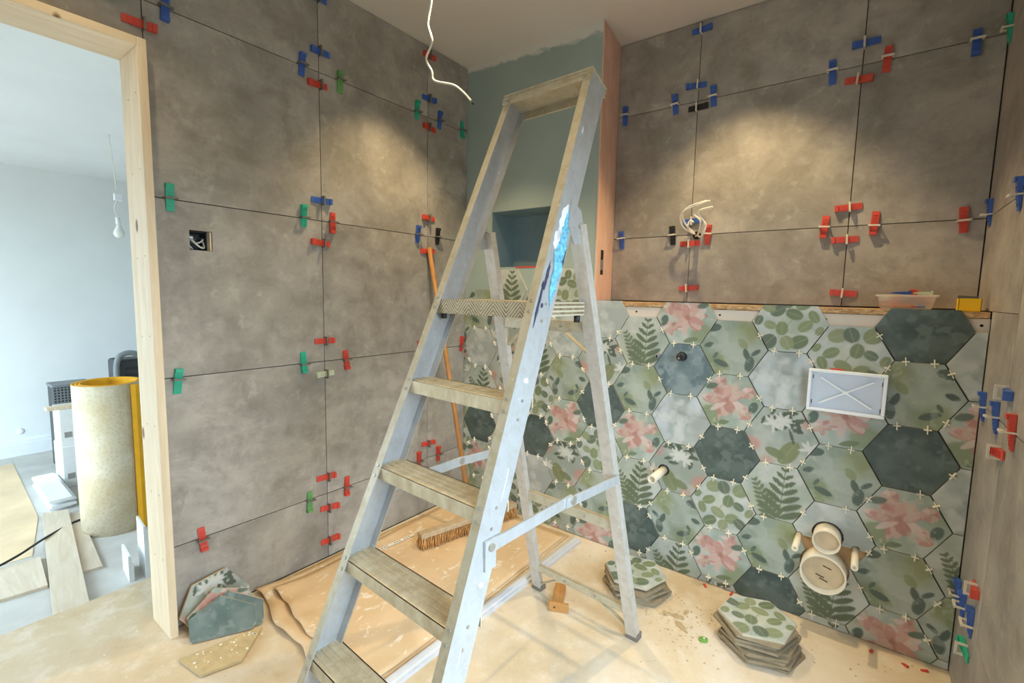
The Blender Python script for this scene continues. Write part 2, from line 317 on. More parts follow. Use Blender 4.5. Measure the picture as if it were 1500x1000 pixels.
# hall walls
b = MB(); b.box(HX-.1, HX, -3.6, 1.6, HF, HC); wh = struct(b.build('wall_hall_far', M['hallwall']))
b = MB(); b.box(HX, -.112, 1.6, 1.7, HF, HC); struct(b.build('wall_hall_end', M['hallwall']))
b = MB(); wy0, wy1 = -3.7, -3.6     # hall wall; unseen window added to daylight the hall, opening x -3.1..-.9, z .3..1.8
wa0, wa1 = -3.25, -.75
b.box(HX, wa0, wy0, wy1, HF, HC); b.box(wa1, -.112, wy0, wy1, HF, HC); b.box(wa0, wa1, wy0, wy1, HF, -.05); b.box(wa0, wa1, wy0, wy1, 1.95, HC)
struct(b.build('wall_hall_added_window', M['hallwall']))
b = MB(); b.box(wa0, wa0+.06, -3.69, -3.63, -.05, 1.95); b.box(wa1-.06, wa1, -3.69, -3.63, -.05, 1.95); b.box(-2.03, -1.97, -3.69, -3.63, -.05, 1.95); b.box(wa0, wa1, -3.69, -3.63, -.05, .01); b.box(wa0, wa1, -3.69, -3.63, 1.89, 1.95)
w2 = struct(b.build('added_hall_window', M['gloss'])); q = MB(); q.box(wa0+.06, -2.03, -3.663, -3.657, .01, 1.89); q.build('pane', M['glass'], w2); q = MB(); q.box(-1.97, wa1-.06, -3.663, -3.657, .01, 1.89); q.build('pane', M['glass'], w2)  # frame and panes of the window added to light the hall
b = MB(); prof = [(HX, HF), (HX+.022, HF), (HX+.022, HF+.10), (HX+.016, HF+.105), (HX+.016, HF+.125), (HX+.008, HF+.14), (HX, HF+.14)]
b.prism([(x, -3.6, z) for x, z in prof], (0, 5.2, 0)); struct(b.build('baseboard_hall', M['gloss']))

# left wall with the doorway and the cut-out for a switch box
hy0, hy1, hz0, hz1 = -1.387, -1.316, 1.340, 1.408
def wall_with_hole(b, x0, x1, y0, y1, z0, z1, h):
    a0, a1, c0, c1 = h
    b.box(x0, x1, y0, a0, z0, z1); b.box(x0, x1, a1, y1, z0, z1); b.box(x0, x1, a0, a1, z0, c0); b.box(x0, x1, a0, a1, c1, z1)
b = MB(); wall_with_hole(b, -.112, -.011, -1.495, .4, 0, H, (hy0, hy1, hz0, hz1)); b.box(-.112, -.011, -2.7, -1.495, 1.965, H); b.box(-.112, -.011, -2.7, -2.355, 0, H)
b.box(-.112, -.012, -1.40, .4, HF, 0); b.box(-.112, -.012, -2.7, -2.355, HF, 0)
wl = struct(b.build('wall_left', M['adhesive']))
b = MB(); b.box(-.125, -.113, -1.495, 1.6, HF, HC); b.box(-.125, -.113, -3.6, -2.355, HF, HC); b.box(-.125, -.113, -2.355, -1.495, 1.965, HC); struct(b.build('wall_hall_near', M['hallwall']))
G = .0016
def tile_box(parent, x, y, z, hole=None):
    b = MB()
    if hole: wall_with_hole(b, x[0], x[1], y[0], y[1], z[0], z[1], hole)
    else: b.box(*x, *y, *z)
    cx, cy, cz = (sum(x)/2, sum(y)/2, sum(z)/2); b.v = [(p[0]-cx, p[1]-cy, p[2]-cz) for p in b.v]
    o = b.build('wall_tile', M['tile'], parent); o.location = (cx, cy, cz); return o
zr = [0.004]+ZJ+[H-.002]
ys = [YA, YB, YC, .0115]
for i in range(5):
    for j in range(3):
        hole = (hy0, hy1, hz0, hz1) if (i == 2 and j == 0) else None
        tile_box(wl, (-.0105, 0), (ys[j]+G, ys[j+1]-G), (zr[i]+G, zr[i+1]-G), hole)
for y0, y1 in ((YA-.6, YA), (YA-1.2, YA-.6)):
    tile_box(wl, (-.0105, 0), (y0+G, y1-G), (1.968, ZJ[3]-G)); tile_box(wl, (-.0105, 0), (y0+G, y1-G), (ZJ[3]+G, H-.002))

# door lining of raw pine
dl = thing('door_lining', 'raw pine door lining with knots around the open doorway', 'door frame', (0, DOOR_Y1, 0))
del dl['label'], dl['category']; dl['kind'] = 'structure'; dl.name = 'door_1'; dl['label'] = 'raw pine door lining with knots around the open doorway'
def rel(b, o): b.v = [(p[0]-o[0], p[1]-o[1], p[2]-o[2]) for p in b.v]; return b
o0 = (0, DOOR_Y1, 0)
b = MB(); b.box(-.125, .05, DOOR_Y1, DOOR_Y1+.0245, 0, DOOR_Z+.025); rel(b, o0).build('jamb', M['pine'], dl, .002)
b = MB(); b.box(-.125, .05, DOOR_Y0-.0245, DOOR_Y0, 0, DOOR_Z+.025); rel(b, o0).build('jamb', M['pine'], dl, .002)
pine_h = mat_wood('pine_lining_head', rgb(220,196,160), rgb(240,222,194), (1,.1,1), 30, .55, True)
b = MB(); b.box(-.125, .05, DOOR_Y0, DOOR_Y1, DOOR_Z, DOOR_Z+.025); rel(b, o0).build('head', pine_h, dl, .002)
for z in (.25, .48, .72, 1.02, 1.28, 1.55, 1.78):
    for x in (-.06, .015):
        q = MB(); q.tube([(x, -.0008, z+.03*math.sin(x*90)), (x, .001, z+.03*math.sin(x*90))], .003, 8); q.build('nail_head', M['screw'], dl)

# chimney breast (blue) with a niche, flush with the hexagon wall
NX0, NX1, NZ0, NZ1, ND = .19, .64, 1.352, 1.652, .20
b = MB(); yf = .0105
b.box(0, NX0, yf, .6, 0, H); b.prism([(NX1, yf, 0), (.828, yf, 0), (.786, YG+.011, 0), (.786, .6, 0), (NX1, .6, 0)], (0, 0, H))
b.box(NX0, NX1, yf, .6, 0, NZ0); b.box(NX0, NX1, yf, .6, NZ1, H)
wa = struct(b.build('wall_chimney_breast', M['blue']))
b = MB(); e = .002
b.box(NX0, NX1, yf+ND, yf+ND+.01, NZ0, NZ1); b.box(NX0, NX0+e, yf+.004, yf+ND, NZ0, NZ1); b.box(NX1-e, NX1, yf+.004, yf+ND, NZ0, NZ1); b.box(NX0, NX1, yf+.004, yf+ND, NZ0, NZ0+e); b.box(NX0, NX1, yf+.004, yf+ND, NZ1-e, NZ1)
b.build('niche_lining', M['niche'], wa)
b = MB(); b.box(.36, .50, .0085, .014, NZ0-.004, NZ0+.004); b.build('trim_strip', M['red'], wa)
# splayed pink plaster return with a socket slot
sl = lambda y: .828+(.786-.828)*(y-yf)/(YG+.011-yf)
def ret(y0, y1, z0, z1, b): b.prism([(sl(y0), y0, z0), (sl(y0)+.006, y0, z0), (sl(y1)+.006, y1, z0), (sl(y1), y1, z0)], (0, 0, z1-z0))
b = MB(); sy0, sy1, sz0, sz1 = .075, .125, 1.312, 1.432
ret(yf-.002, sy0, LEDGE, H-.002, b); ret(sy1, YG+.01, LEDGE, H-.002, b); ret(sy0, sy1, LEDGE, sz0, b); ret(sy0, sy1, sz1, H-.002, b)
b.build('plaster_return', M['pink'], wa)
b = MB(); ret(sy0, sy1, sz0, sz1, b); b.v = [(p[0]-.0035, p[1], p[2]) for p in b.v]; b.build('socket_slot', M['hole'], wa)
b = MB(); b.box(sl(.1)+.002, sl(.1)+.007, .085, .108, 1.335, 1.385); b.build('slot_box', M['steelbox'], wa, .001)
# grey tiled wall above the ledge
b = MB(); b.box(.786, X1+.25, YG+.0115, YG+.12, 0, H); wb = struct(b.build('wall_back', M['adhesive']))
xs = [XE+.004, XF, XG, X1-.002]; zz = [LEDGE+.001, ZJ[2], ZJ[3], H-.002]
for i in range(3):
    for j in range(3): tile_box(wb, (xs[j]+G, xs[j+1]-G), (YG, YG+.0105), (zz[i]+G, zz[i+1]-G))
# half-height boxing that carries the hexagon tiles, and its ledge
b = MB(); b.box(.828, X1, yf, .035, 0, 1.163); wx = struct(b.build('wall_boxing', M['board']))
b = MB(); b.box(.832, X1-.003, .003, YG+.008, 1.165, 1.1835); b.build('ledge_board', M['chip'], wx)
b = MB(); b.box(1.70, 1.945, .0095, yf-.0004, .20, .335); b.build('backing_board', M['backer'], wx)
b = MB(); b.box(.83, 1.698, .0097, .0104, .002, 1.116); b.box(1.947, X1-.001, .0097, .0104, .002, 1.116); b.box(1.698, 1.947, .0097, .0104, .002, .198); b.box(1.698, 1.947, .0097, .0104, .337, 1.116); b.build('adhesive_bed', M['adhesive'], wx)
b = MB(); b.box(.002, .828, .0097, .0104, .002, 1.08); b.build('adhesive_bed', M['adhesive'], wa)
for x in (1.045, 1.40, 1.76, 2.05, 2.165):
    q = MB(); q.tube([(x, yf-.001, 1.142), (x, yf+.001, 1.142)], .0045, 8); q.build('screw_head', M['hole'], wx)
# right wall with a window outside the frame
WY0, WY1, WZ0, WZ1, WT = -2.00, -.80, .25, 1.75, .25
b = MB(); xa, xb = X1+.0115, X1+WT
b.box(xa, xb, WY1, .5, 0, H); b.box(xa, xb, -2.7, WY0, 0, H); b.box(xa, xb, WY0, WY1, 0, WZ0); b.box(xa, xb, WY0, WY1, WZ1, H)
wr = struct(b.build('wall_right', M['adhesive']))
RJ = -.325
for i in range(5):
    for (y0, y1) in ((RJ, -.002 if i < 2 else YG-.002), (WY1, RJ)):
        z0, z1 = zr[i], zr[i+1]
        if i == 2:
            if y0 == RJ:
                tile_box(wr, (X1, X1+.0105), (RJ+G, -.002), (z0+G, LEDGE-G)); tile_box(wr, (X1, X1+.0105), (RJ+G, YG-.002), (LEDGE, z1-G)); continue
        tile_box(wr, (X1, X1+.0105), (y0+G, y1-G), (z0+G, z1-G))
for y0, y1, z0, z1 in ((-2.02, WY0, .004, .9), (-2.02, WY0, .9, 1.5), (-2.02, WY0, 1.5, 2.1), (-2.02, WY1, 2.1, H-.002), (-2.68, -2.02, .004, .9), (-2.68, -2.02, .9, 1.5), (-2.68, -2.02, 1.5, 2.1), (-2.68, -2.02, 2.1, H-.002), (WY0, WY1, .004, WZ0), (WY0, WY1, WZ1, 2.1)):
    tile_box(wr, (X1, X1+.0105), (y0+G, y1-G), (z0+G, z1-G))
b = MB(); xw = X1+.17
b.box(xw, xw+.05, WY0, WY0+.05, WZ0, WZ1); b.box(xw, xw+.05, WY1-.05, WY1, WZ0, WZ1); b.box(xw, xw+.05, WY0, WY1, WZ0, WZ0+.05); b.box(xw, xw+.05, WY0, WY1, WZ1-.05, WZ1)
w1 = struct(b.build('window_1', M['gloss'])); q = MB(); q.box(xw+.02, xw+.026, WY0+.05, WY1-.05, WZ0+.05, WZ1-.05); q.build('pane', M['glass'], w1)
q = MB(); q.box(X1-.001, xw, WY0, WY1, WZ0, WZ0+.018); q.build('window_sill', M['gloss'], w1)
# wall behind the camera
b = MB(); b.box(-.112, 2.5, -2.8, -2.7, 0, H); struct(b.build('wall_near', M['hallwall']))

# ================================================================== HEXAGON TILE PRINTS
PITCH_Z, PITCH_X, S = .2185, .190, .1247
NH = 36
def lattice(n=NH):
    idx = {}; pts = []
    for bq in range(-n, n+1):
        for a in range(-n, n+1):
            if abs(a+bq) <= n: idx[(a, bq)] = len(pts); pts.append((S/n*(a+bq*.5), S/n*bq*math.sqrt(3)/2))
    tris = []
    for (a, bq) in idx:
        if (a+1, bq) in idx and (a, bq+1) in idx: tris.append((idx[(a,bq)], idx[(a+1,bq)], idx[(a,bq+1)]))
        if (a+1, bq) in idx and (a, bq+1) in idx and (a+1, bq+1) in idx: tris.append((idx[(a+1,bq)], idx[(a+1,bq+1)], idx[(a,bq+1)]))
    return np.array(pts), tris, [i for (a, bq), i in idx.items() if max(abs(a), abs(bq), abs(a+bq)) == n]
PTS, TRIS, RING = lattice()
RING.sort(key=lambda i: math.atan2(PTS[i][1], PTS[i][0]))
PX, PY = PTS[:,0]/.125, PTS[:,1]/.125
def vnoise(x, y, f, seed):
    r = np.random.default_rng(seed); T = r.random((64, 64)); u = x*f+20; v = y*f+20
    i = np.floor(u).astype(int); j = np.floor(v).astype(int); a = u-i; c = v-j; a = a*a*(3-2*a); c = c*c*(3-2*c); i %= 63; j %= 63
    return (T[i,j]*(1-a)+T[i+1,j]*a)*(1-c)+(T[i,j+1]*(1-a)+T[i+1,j+1]*a)*c
def fbm(f, seed): return sum(vnoise(PX, PY, f*2**k, seed+k)*.5**k for k in range(4))/1.875
def ss(a, bq, x): t = np.clip((x-a)/(bq-a), 0, 1); return t*t*(3-2*t)
class Art:
    def __init__(s, c0, c1, f=2.2, seed=0):
        t = ss(.3, .7, fbm(f, seed))[:,None]; s.c = np.array(c0)/255*(1-t)+np.array(c1)/255*t; s.seed = seed
    def put(s, m, col, a=1.0): m = (m*a)[:,None]; s.c = s.c*(1-m)+np.array(col)/255*m; return s
    def cloud(s, col, f, seed, lo=.5, hi=.7, a=1.0): return s.put(ss(lo, hi, fbm(f, seed)), col, a)
    def blob(s, cx, cy, r, col, a=1.0, soft=.6, warp=.25, seed=3):
        d = np.hypot(PX-cx, PY-cy)/r+(fbm(3, seed)-.5)*warp*2; return s.put(1-ss(1-soft, 1, d), col, a)
    def leaf(s, cx, cy, ln, wd, ang, col, a=1.0, p=.7, jag=0, vein=None):
        t = math.radians(ang); dx, dy = PX-cx, PY-cy; u = (dx*math.cos(t)+dy*math.sin(t))/ln; v = (-dx*math.sin(t)+dy*math.cos(t))
        w = wd*np.clip(1-u*u, 0, 1)**p
        if jag: w = w*(1-jag*np.abs(((u*7) % 1)-.5)*2)
        m = ss(-.012, .02, w-np.abs(v))*(np.abs(u) < 1)
        s.put(m, col, a)
        if vein is not None: s.put(m*(1-ss(.006, .018, np.abs(v))), vein, .5)
        return s
    def line(s, x0, y0, x1, y1, w, col, a=1.0):
        d = np.array([x1-x0, y1-y0]); L2 = d@d; t = np.clip(((PX-x0)*d[0]+(PY-y0)*d[1])/L2, 0, 1)
        return s.put(1-ss(w*.6, w*1.4, np.hypot(PX-x0-t*d[0], PY-y0-t*d[1])), col, a)
    def frond(s, x0, y0, x1, y1, L, n, col, seed=1, both=True, spread=62):
        ang = math.degrees(math.atan2(y1-y0, x1-x0)); s.line(x0, y0, x1, y1, .012, col)
        for k in range(n):
            t = (k+.6)/n; l = L*(1-t)**.75+.05; px, py = x0+(x1-x0)*t, y0+(y1-y0)*t
            for sd in (1, -1):
                aa = math.radians(ang+sd*spread*(1-.25*t)); s.leaf(px+math.cos(aa)*l, py+math.sin(aa)*l, l, .3*l+.028, math.degrees(aa), col, .95, .6, .38)
        return s
def art_pale(seed, cool=0):
    a = Art((176,184,178), (208,211,203) if not cool else (208,216,220), 1.6, seed); a.cloud((150,164,160), 2.2, seed+9, .55, .75, .7); a.cloud((222,224,218), 1.8, seed+5, .55, .7, .6); return a
def art_dark(seed, blue=0):
    a = Art((72,90,86), (98,114,108), 2, seed) if not blue else Art((112,134,140), (146,164,166), 2, seed)
    a.cloud((122,138,128) if not blue else (152,170,174), 4.5, seed+4, .56, .66, .6); a.cloud((78,98,88) if not blue else (84,110,118), 2.5, seed+7, .55, .7, .6); return a
def art_teal(seed):
    a = Art((104,128,124), (134,152,146), 2, seed); a.cloud((158,172,164), 4.5, seed+4, .56, .66, .6); a.cloud((94,118,110), 2.5, seed+7, .55, .7, .6); return a
def art_fern(seed):
    a = Art((176,186,168), (206,208,196), 1.8, seed); a.blob(-.3, -.4, .7, (162,172,136), .6)
    d = (98,114,82); a.frond(.12, -.95, .22, .80, .33, 7, d, seed); a.frond(.05, -.92, -.62, .28, .17, 9, (110,124,90), seed); return a
def art_round(seed, k=0):
    a = Art((190,198,190), (212,214,204), 1.8, seed); a.cloud((170,184,176), 2, seed+3, .55, .75, .6)
    G_ = [(132,148,98), (112,130,92), (150,160,112), (104,120,98), (140,152,104)]
    L_ = [(-.28,.58,.26,.20,20), (.02,.62,.22,.19,-70), (.52,.62,.25,.22,40), (-.42,.08,.22,.15,30), (.18,.18,.21,.17,80), (-.12,-.28,.24,.16,150), (.50,.08,.18,.13,-30),
          (.32,-.38,.22,.17,20), (-.62,-.22,.20,.13,110), (-.36,-.62,.24,.17,30), (.06,-.66,.19,.16,75), (.58,-.50,.22,.16,140), (.82,-.06,.16,.12,60), (-.78,.20,.14,.10,50)]
    a.line(-.55, -.95, .1, .15, .014, (168,178,150)); a.line(.1, .15, .3, .85, .014, (172,182,156)); a.line(.1, .15, .9, -.3, .012, (172,182,156))
    for i, (x, y, l, w, g) in enumerate(L_):
        if k: x, y, g = -x, -y*.95, g+10
        a.leaf(x, y, l, w, g, G_[(i+seed) % 5], .95, .5, 0, (176,186,148))
    a.blob(.1, .0, .6, (160,170,110), .18); return a
def art_pink(seed, k=0):
    a = Art((168,184,168), (196,204,192), 1.8, seed); s = -1 if k else 1
    a.blob(-.55*s, -.5, .5, (142,156,112), .8); a.blob(.7*s, .4, .45, (150,166,128), .6)
    cx, cy = -.08*s, .04; r = np.random.default_rng(seed); cols = [(226,184,170), (214,150,136), (232,202,190), (205,136,122), (222,170,156)]
    for i in range(22):
        g = r.uniform(0, 360); l = r.uniform(.22, .42); d = r.uniform(.15, .34); x, y = cx+d*math.cos(math.radians(g))*1.2, cy+d*math.sin(math.radians(g))
        a.leaf(x, y, l, r.uniform(.09, .19), g+r.uniform(-18, 18), cols[i % 5], .88, .55, .12)
    for (x, y) in ((.55*s, .35), (.5*s, -.35), (-.3*s, .62)):
        for i in range(6): a.leaf(x+.1*math.cos(i), y+.1*math.sin(i), .17, .08, i*60+seed*20, cols[(i*2+1) % 5], .9, .5)
    a.blob(cx, cy, .12, (190,118,104), .6); a.leaf(.72*s, -.1, .2, .13, 70, (94,116,100), .95, .5); a.leaf(-.55*s, .45, .19, .1, 20, (104,124,104), .95, .5)
    a.leaf(-.2*s, -.72, .26, .09, 15, (118,136,96), .9); a.cloud((214,204,176), 6, seed+2, .64, .7, .5); return a
def art_green(seed, k=0):
    a = Art((146,162,142), (178,188,172), 1.6, seed); s = -1 if k else 1
    a.blob(.45*s, .5, .55, (150,158,98), .75); a.blob(-.4*s, -.6, .55, (136,150,98), .7); a.blob(.1, .1, .6, (186,196,180), .45)
    d = (86,106,94)
    for x, y, l, w, g in ((.42,-.18,.2,.1,110), (.52,-.48,.26,.15,80), (-.32,-.52,.24,.11,-20), (-.72,.05,.16,.09,20), (-.60,.62,.24,.15,10), (.68,-.1,.16,.08,40), (-.5,-.28,.12,.06,60)):
        a.leaf(x*s, y, l, w, g if not k else 180-g, d, .92, .55, .18)
    a.leaf(.1*s, .4, .3, .2, 40, (164,176,140), .5); a.leaf(.3*s, .15, .2, .12, -50, (140,154,100), .7); a.cloud((196,202,190), 5, seed+3, .6, .7, .4); return a
def art_mixed(seed, k=0):
    a = Art((160,172,158), (190,194,182), 1.8, seed); s = -1 if k else 1
    a.blob(-.8*s, -.35, .4, (208,150,132), .9); a.blob(.75*s, .55, .35, (206,150,136), .8); a.blob(-.3*s, -.85, .3, (206,156,136), .7)
    a.leaf(.25*s, -.45, .42, .26, 60*s, (134,142,92), .95, .5, .12, (170,176,130)); a.leaf(-.1*s, -.52, .3, .15, 160, (126,136,92), .9, .5, .15)
    d = (86,98,80); r = np.random.default_rng(seed)
    for i in range(14): a.leaf(r.uniform(-.5, .55), r.uniform(.05, .8), r.uniform(.12, .25), r.uniform(.05, .10), r.uniform(0, 180), d, .95, .5, .5)
    for (x, y, q) in ((.02*s, .5, 9), (-.22*s, .38, 7), (.78*s, -.25, 7)):
        for i in range(q): a.leaf(x+.13*math.cos(i*2.4), y+.13*math.sin(i*2.4), .16, .06, i*137, (218,217,206), .95, .5, .3)
    return a
ART = {'P0': art_pale(3), 'P1': art_pale(21, 1), 'D0': art_dark(5), 'D1': art_dark(33, 1), 'D2': art_dark(52), 'D3': art_teal(44), 'F0': art_fern(8), 'F1': art_fern(15), 'R0': art_round(2), 'R1': art_round(6, 1),
       'K0': art_pink(4), 'K1': art_pink(17, 1), 'G0': art_green(9), 'G1': art_green(31, 1), 'M0': art_mixed(12), 'M1': art_mixed(28, 1)}
TH = .0095
def tile_mesh(key, holes=(), cut_lo=None, cut_hi=None, xlo=None, xhi=None, c=(0, 0)):
    """printed hexagon: face toward local -y, back at local +y; holes and cuts in world x/z with centre c"""
    n = len(PTS); keep = [t for t in TRIS]
    if holes:
        keep = [t for t in TRIS if all(math.hypot(c[0]+PTS[list(t)][:,0].mean()-hx, c[1]+PTS[list(t)][:,1].mean()-hz) > hr for hx, hz, hr in holes)]
    V = [(x, 0, z) for x, z in PTS]+[(PTS[i][0], 0, PTS[i][1]) for i in RING]+[(PTS[i][0], TH, PTS[i][1]) for i in RING]; m = len(RING)
    F = [tuple(t) for t in keep]+[(n+i, n+m+i, n+m+(i+1) % m, n+(i+1) % m) for i in range(m)]
    if not holes: F.append(tuple(n+m+i for i in range(m)))
    me = bpy.data.meshes.new('hexagon_tile'); me.from_pydata(V, [], F); me.update()
    at = me.color_attributes.new('Col', 'FLOAT_COLOR', 'POINT'); C = np.ones((len(V), 4)); A_ = np.clip(ART[key].c, 0, 1); lum = A_@np.array([.3,.59,.11]); A_ = A_*.76+lum[:,None]*.24; C[:n,:3] = A_*.95; C[n:,:3] = (.80,.76,.66)
    C[:,:3] = np.where(C[:,:3] <= .04045, C[:,:3]/12.92, ((C[:,:3]+.055)/1.055)**2.4)
    at.data.foreach_set('color', C.ravel().astype(np.float32)); me.materials.append(M['print'])
    if any(q is not None for q in (cut_lo, cut_hi, xlo, xhi)):
        bm = bmesh.new(); bm.from_mesh(me)
        cuts = []
        if cut_lo is not None: cuts.append(((0,0,cut_lo-c[1]), (0,0,-1)))
        if cut_hi is not None: cuts.append(((0,0,cut_hi-c[1]), (0,0,1)))
        if xlo is not None: cuts.append(((xlo-c[0],0,0), (-1,0,0)))
        if xhi is not None: cuts.append(((xhi-c[0],0,0), (1,0,0)))
        for co, no in cuts:
            bmesh.ops.bisect_plane(bm, geom=bm.verts[:]+bm.edges[:]+bm.faces[:], plane_co=co, plane_no=no, clear_outer=True)
        bm.to_mesh(me); bm.free()
    return me
FULL = {}
def full(key):
    if key not in FULL: FULL[key] = tile_mesh(key)
    return FULL[key]
XC0, ZC0 = 1.268, .904
COLS = {  # column: (top z, designs downwards)
 -7: (.5, ['G0','M0','G1','R0','F0','K0']), -6: (1, ['G0','P0','F1','D0','K0','G1']), -5: (1.5, ['F0','M1','M0','P0','K1','R0','G0']), -4: (1, ['M0','F0','R0','D2','P0','R1']), -3: (1.5, ['R1','P0','G1','K1','M1','G0','K0']),
 -2: (1, ['P0','M0','D0','R1','G1','K0']), -1: (.5, ['F0','G0','K0','F1','D0','G1']), 0: (1, ['K1','D1','P1','M1','G1','F0']), 1: (.5, ['G0','K0','D0','R0','K1','M0']),
 2: (1, ['R1','P1','M0','F0','G0','D2']), 3: (.5, ['R0','K1','G0','P0','F1','F0']), 4: (1, ['D0','G1','D2','K0','G0','K1']), 5: (.5, ['P0','K0','P0','F1','G1','F0'])}
BIG1 = (1.824, .352, .043); BIG2 = (1.822, .229, .071); SMALL = (1.209, .447, .021); VALVE = (1.262, .960, .018)
HOLES = [(BIG1[0], BIG1[1], BIG1[2]+.006), (BIG2[0], BIG2[1], BIG2[2]+.006), (SMALL[0], SMALL[1], SMALL[2]+.004), (VALVE[0], VALVE[1], VALVE[2]+.002), (1.735, .322, .013), (1.910, .324, .013)]
EDGES = []; centres = {}
for ci, (top, ds) in COLS.items():
    x = XC0+PITCH_X*ci
    for k, d in enumerate(ds):
        z = ZC0+PITCH_Z*(top-k); centres[(ci, round(top-k, 1))] = (x, z)
        lo = .003 if z-.108 < .003 else None; hi = None; xl = xh = None
        if ci >= -2 and z+.108 > LEDGE: hi = LEDGE+.001
        if x-S < .002: xl = .002
        if x+S > X1-.003: xh = X1-.003
        if ci == 3 and k == 3: lo = .325
        hs = [h for h in HOLES if math.hypot(h[0]-x, h[1]-z) < .13+h[2]]
        if lo or hi or xl or xh or hs: me = tile_mesh(d, hs, lo, hi, xl, xh, (x, z))
        else: me = full(d)
        mesh_obj('hexagon_tile', me, wa if ci <= -3 else wx, (x, 0, z))
# white cross spacers in the joints
def spacer_mesh():
    b = MB(); b.box(-.0014, .0014, -.009, .006, -.014, .014); b.box(-.010, .010, -.009, .006, -.0014, .0014); return b.mesh('tile_spacer', M['spacer'])
SPM = spacer_mesh(); rs = random.Random(5)
KIND = {'P': 'plain pale', 'D': 'dark', 'F': 'fern', 'R': 'round-leaf', 'K': 'pink-flower', 'G': 'green leafy', 'M': 'mixed floral'}
def kd(ci, k): return KIND[COLS[ci][1][int(round(COLS[ci][0]-k))][0]]
def put_spacer(x, z, ang, label):
    if not (.02 < x < X1-.03 and .02 < z < 1.17 and math.hypot(x-1.82, z-.29) > .12 and not (1.715 < x < 1.965 and .81 < z < .98)): return
    tag(mesh_obj('tile_spacer', SPM, None, (x, -.001, z), (0, ang, 0)), label, 'tile spacer', 'white spacers between the hexagon tiles')
for (ci, k), (x, z) in centres.items():
    if (ci, round(k-1, 1)) in centres and z-PITCH_Z/2 > .02:       # joint below this tile
        for dx in (-.038, .038):
            if rs.random() < .93: put_spacer(x+dx+rs.uniform(-.006, .006), z-PITCH_Z/2, rs.uniform(-.12, .12), f'white cross spacer in level joint, {kd(ci, k)} tile above, {kd(ci, k-1)} tile below')
    for sx, sz in ((1, 1), (1, -1)):                               # slanted joints toward the next column
        if (ci+1, round(k+.5*sz, 1)) in centres and rs.random() < .62:
            t = rs.choice((-.028, .0, .03)); a = math.radians(-30*sz)
            put_spacer(x+PITCH_X/2-t*.5*sz, z+PITCH_Z/4*sz+t*.866, a+rs.uniform(-.2, .2), f'white cross spacer in slanted joint, {kd(ci, k)} tile beside {kd(ci+1, k+.5*sz)} tile')

# ================================================================== STEPLADDER
LAD = dict(th=-.0583, ox=1.0888, oy=-.5051, wr=.2118, vt=.3052, zt=1.8288, wt=.1575, m=.4225, k=.0443, D=.0762, s0=.2832, ds=.2272, t=.0266, zp=1.4015, vp=.3813, wp=.1642)
A = type('A', (), LAD)
lad = thing('stepladder', 'paint-spattered aluminium stepladder standing open on the floor', 'ladder', (A.ox, A.oy, 0), A.th)
def rail_front(z): return A.wt+(A.zt-z)*A.k, -(A.vt+(A.zt-z)*A.m)      # half width, local y of the front edge
nrm = math.hypot(1, A.m); BK = Vector((0, 1/nrm, -A.m/nrm))             # direction across the rail, toward the back
def rail_pt(sd, z, back=0., inset=0.):
    h, y = rail_front(z); return Vector((sd*(h-inset), y, z))+BK*back
def cchannel(sd):
    T, Bt = rail_pt(sd, A.zt), rail_pt(sd, .02); ax = (Bt-T).normalized(); e1 = Vector((-sd, 0, 0)); e1 = (e1-ax*e1.dot(ax)).normalized(); e2 = BK
    fl, th, D = .026, .003, A.D; b = MB()
    prof = [(0,0),(fl,0),(fl,th),(th,th),(th,D-th),(fl,D-th),(fl,D),(0,D)]; n = len(prof); o = len(b.v)
    for P in (T, Bt): b.v += [tuple(P+e1*p+e2*q) for p, q in prof]
    for i in range(n):
        j = (i+1) % n; b.face((o+i, o+j, o+n+j, o+n+i), 1 if i in (0, 5) else 0)
    for base in (o, o+n):
        for q in ((0,1,2,3),(0,3,4,7),(7,4,5,6)): b.face([base+i for i in q])
    return b
for sd in (-1, 1):
    r = cchannel(sd).build('rail', [M['alu'], M['flange']], lad)
    fo = MB(); P = rail_pt(sd, .02); fo.box(P.x-.004 if sd < 0 else P.x-.03, P.x+.03 if sd < 0 else P.x+.004, P.y-.006, P.y+.088, 0, .03); fo.build('rubber_foot', M['foot'], r, .003)
    for j in range(5):                                                # rivets on the front flange at each tread
        for dz in (.004, -.022):
            p = rail_pt(sd, A.s0+A.ds*j+dz, 0, .013); q = MB(); q.tube([p, p-BK*.0025], .0045, 8); q.build('rivet', M['screw'], r)
        for dz in (.012, -.03):
            p = rail_pt(sd, A.s0+A.ds*j+dz, .04, 0); q = MB(); q.tube([p, p+Vector((sd*.002, 0, 0))], .004, 8); q.build('rivet', M['screw'], r)
# treads
for j in range(4):
    z = A.s0+A.ds*j; h, y = rail_front(z); h = h-.0035; dp = .088; b = MB()
    prof = [(y+.002, z-.034), (y+.002, z)]; nr = 4
    for i in range(nr):
        a0 = y+.008+i*(dp-.012)/nr; w = (dp-.012)/nr
        prof += [(a0, z), (a0+.0015, z-.0028), (a0+w*.40, z-.0028), (a0+w*.40+.0015, z)]
    prof += [(y+dp, z), (y+dp, z-.030), (y+dp-.003, z-.030), (y+dp-.003, z-.005), (y+.005, z-.005), (y+.005, z-.034)]
    # non-convex profile: top skin, lips as separate convex pieces
    sk = [(q, w) for q, w in prof[1:2+4*nr+1]]
    o = len(b.v); n = len(sk)
    for X in (-h, h): b.v += [(X, q, w) for q, w in sk]
    for i in range(n-1): b.face((o+i, o+i+1, o+n+i+1, o+n+i))
    b.box(-h, h, y+.002, y+.005, z-.034, z); b.box(-h, h, y+dp-.003, y+dp, z-.030, z); b.box(-h, h, y+.005, y+dp-.003, z-.006, z-.003)
    b.build('tread', M['tread'], lad)
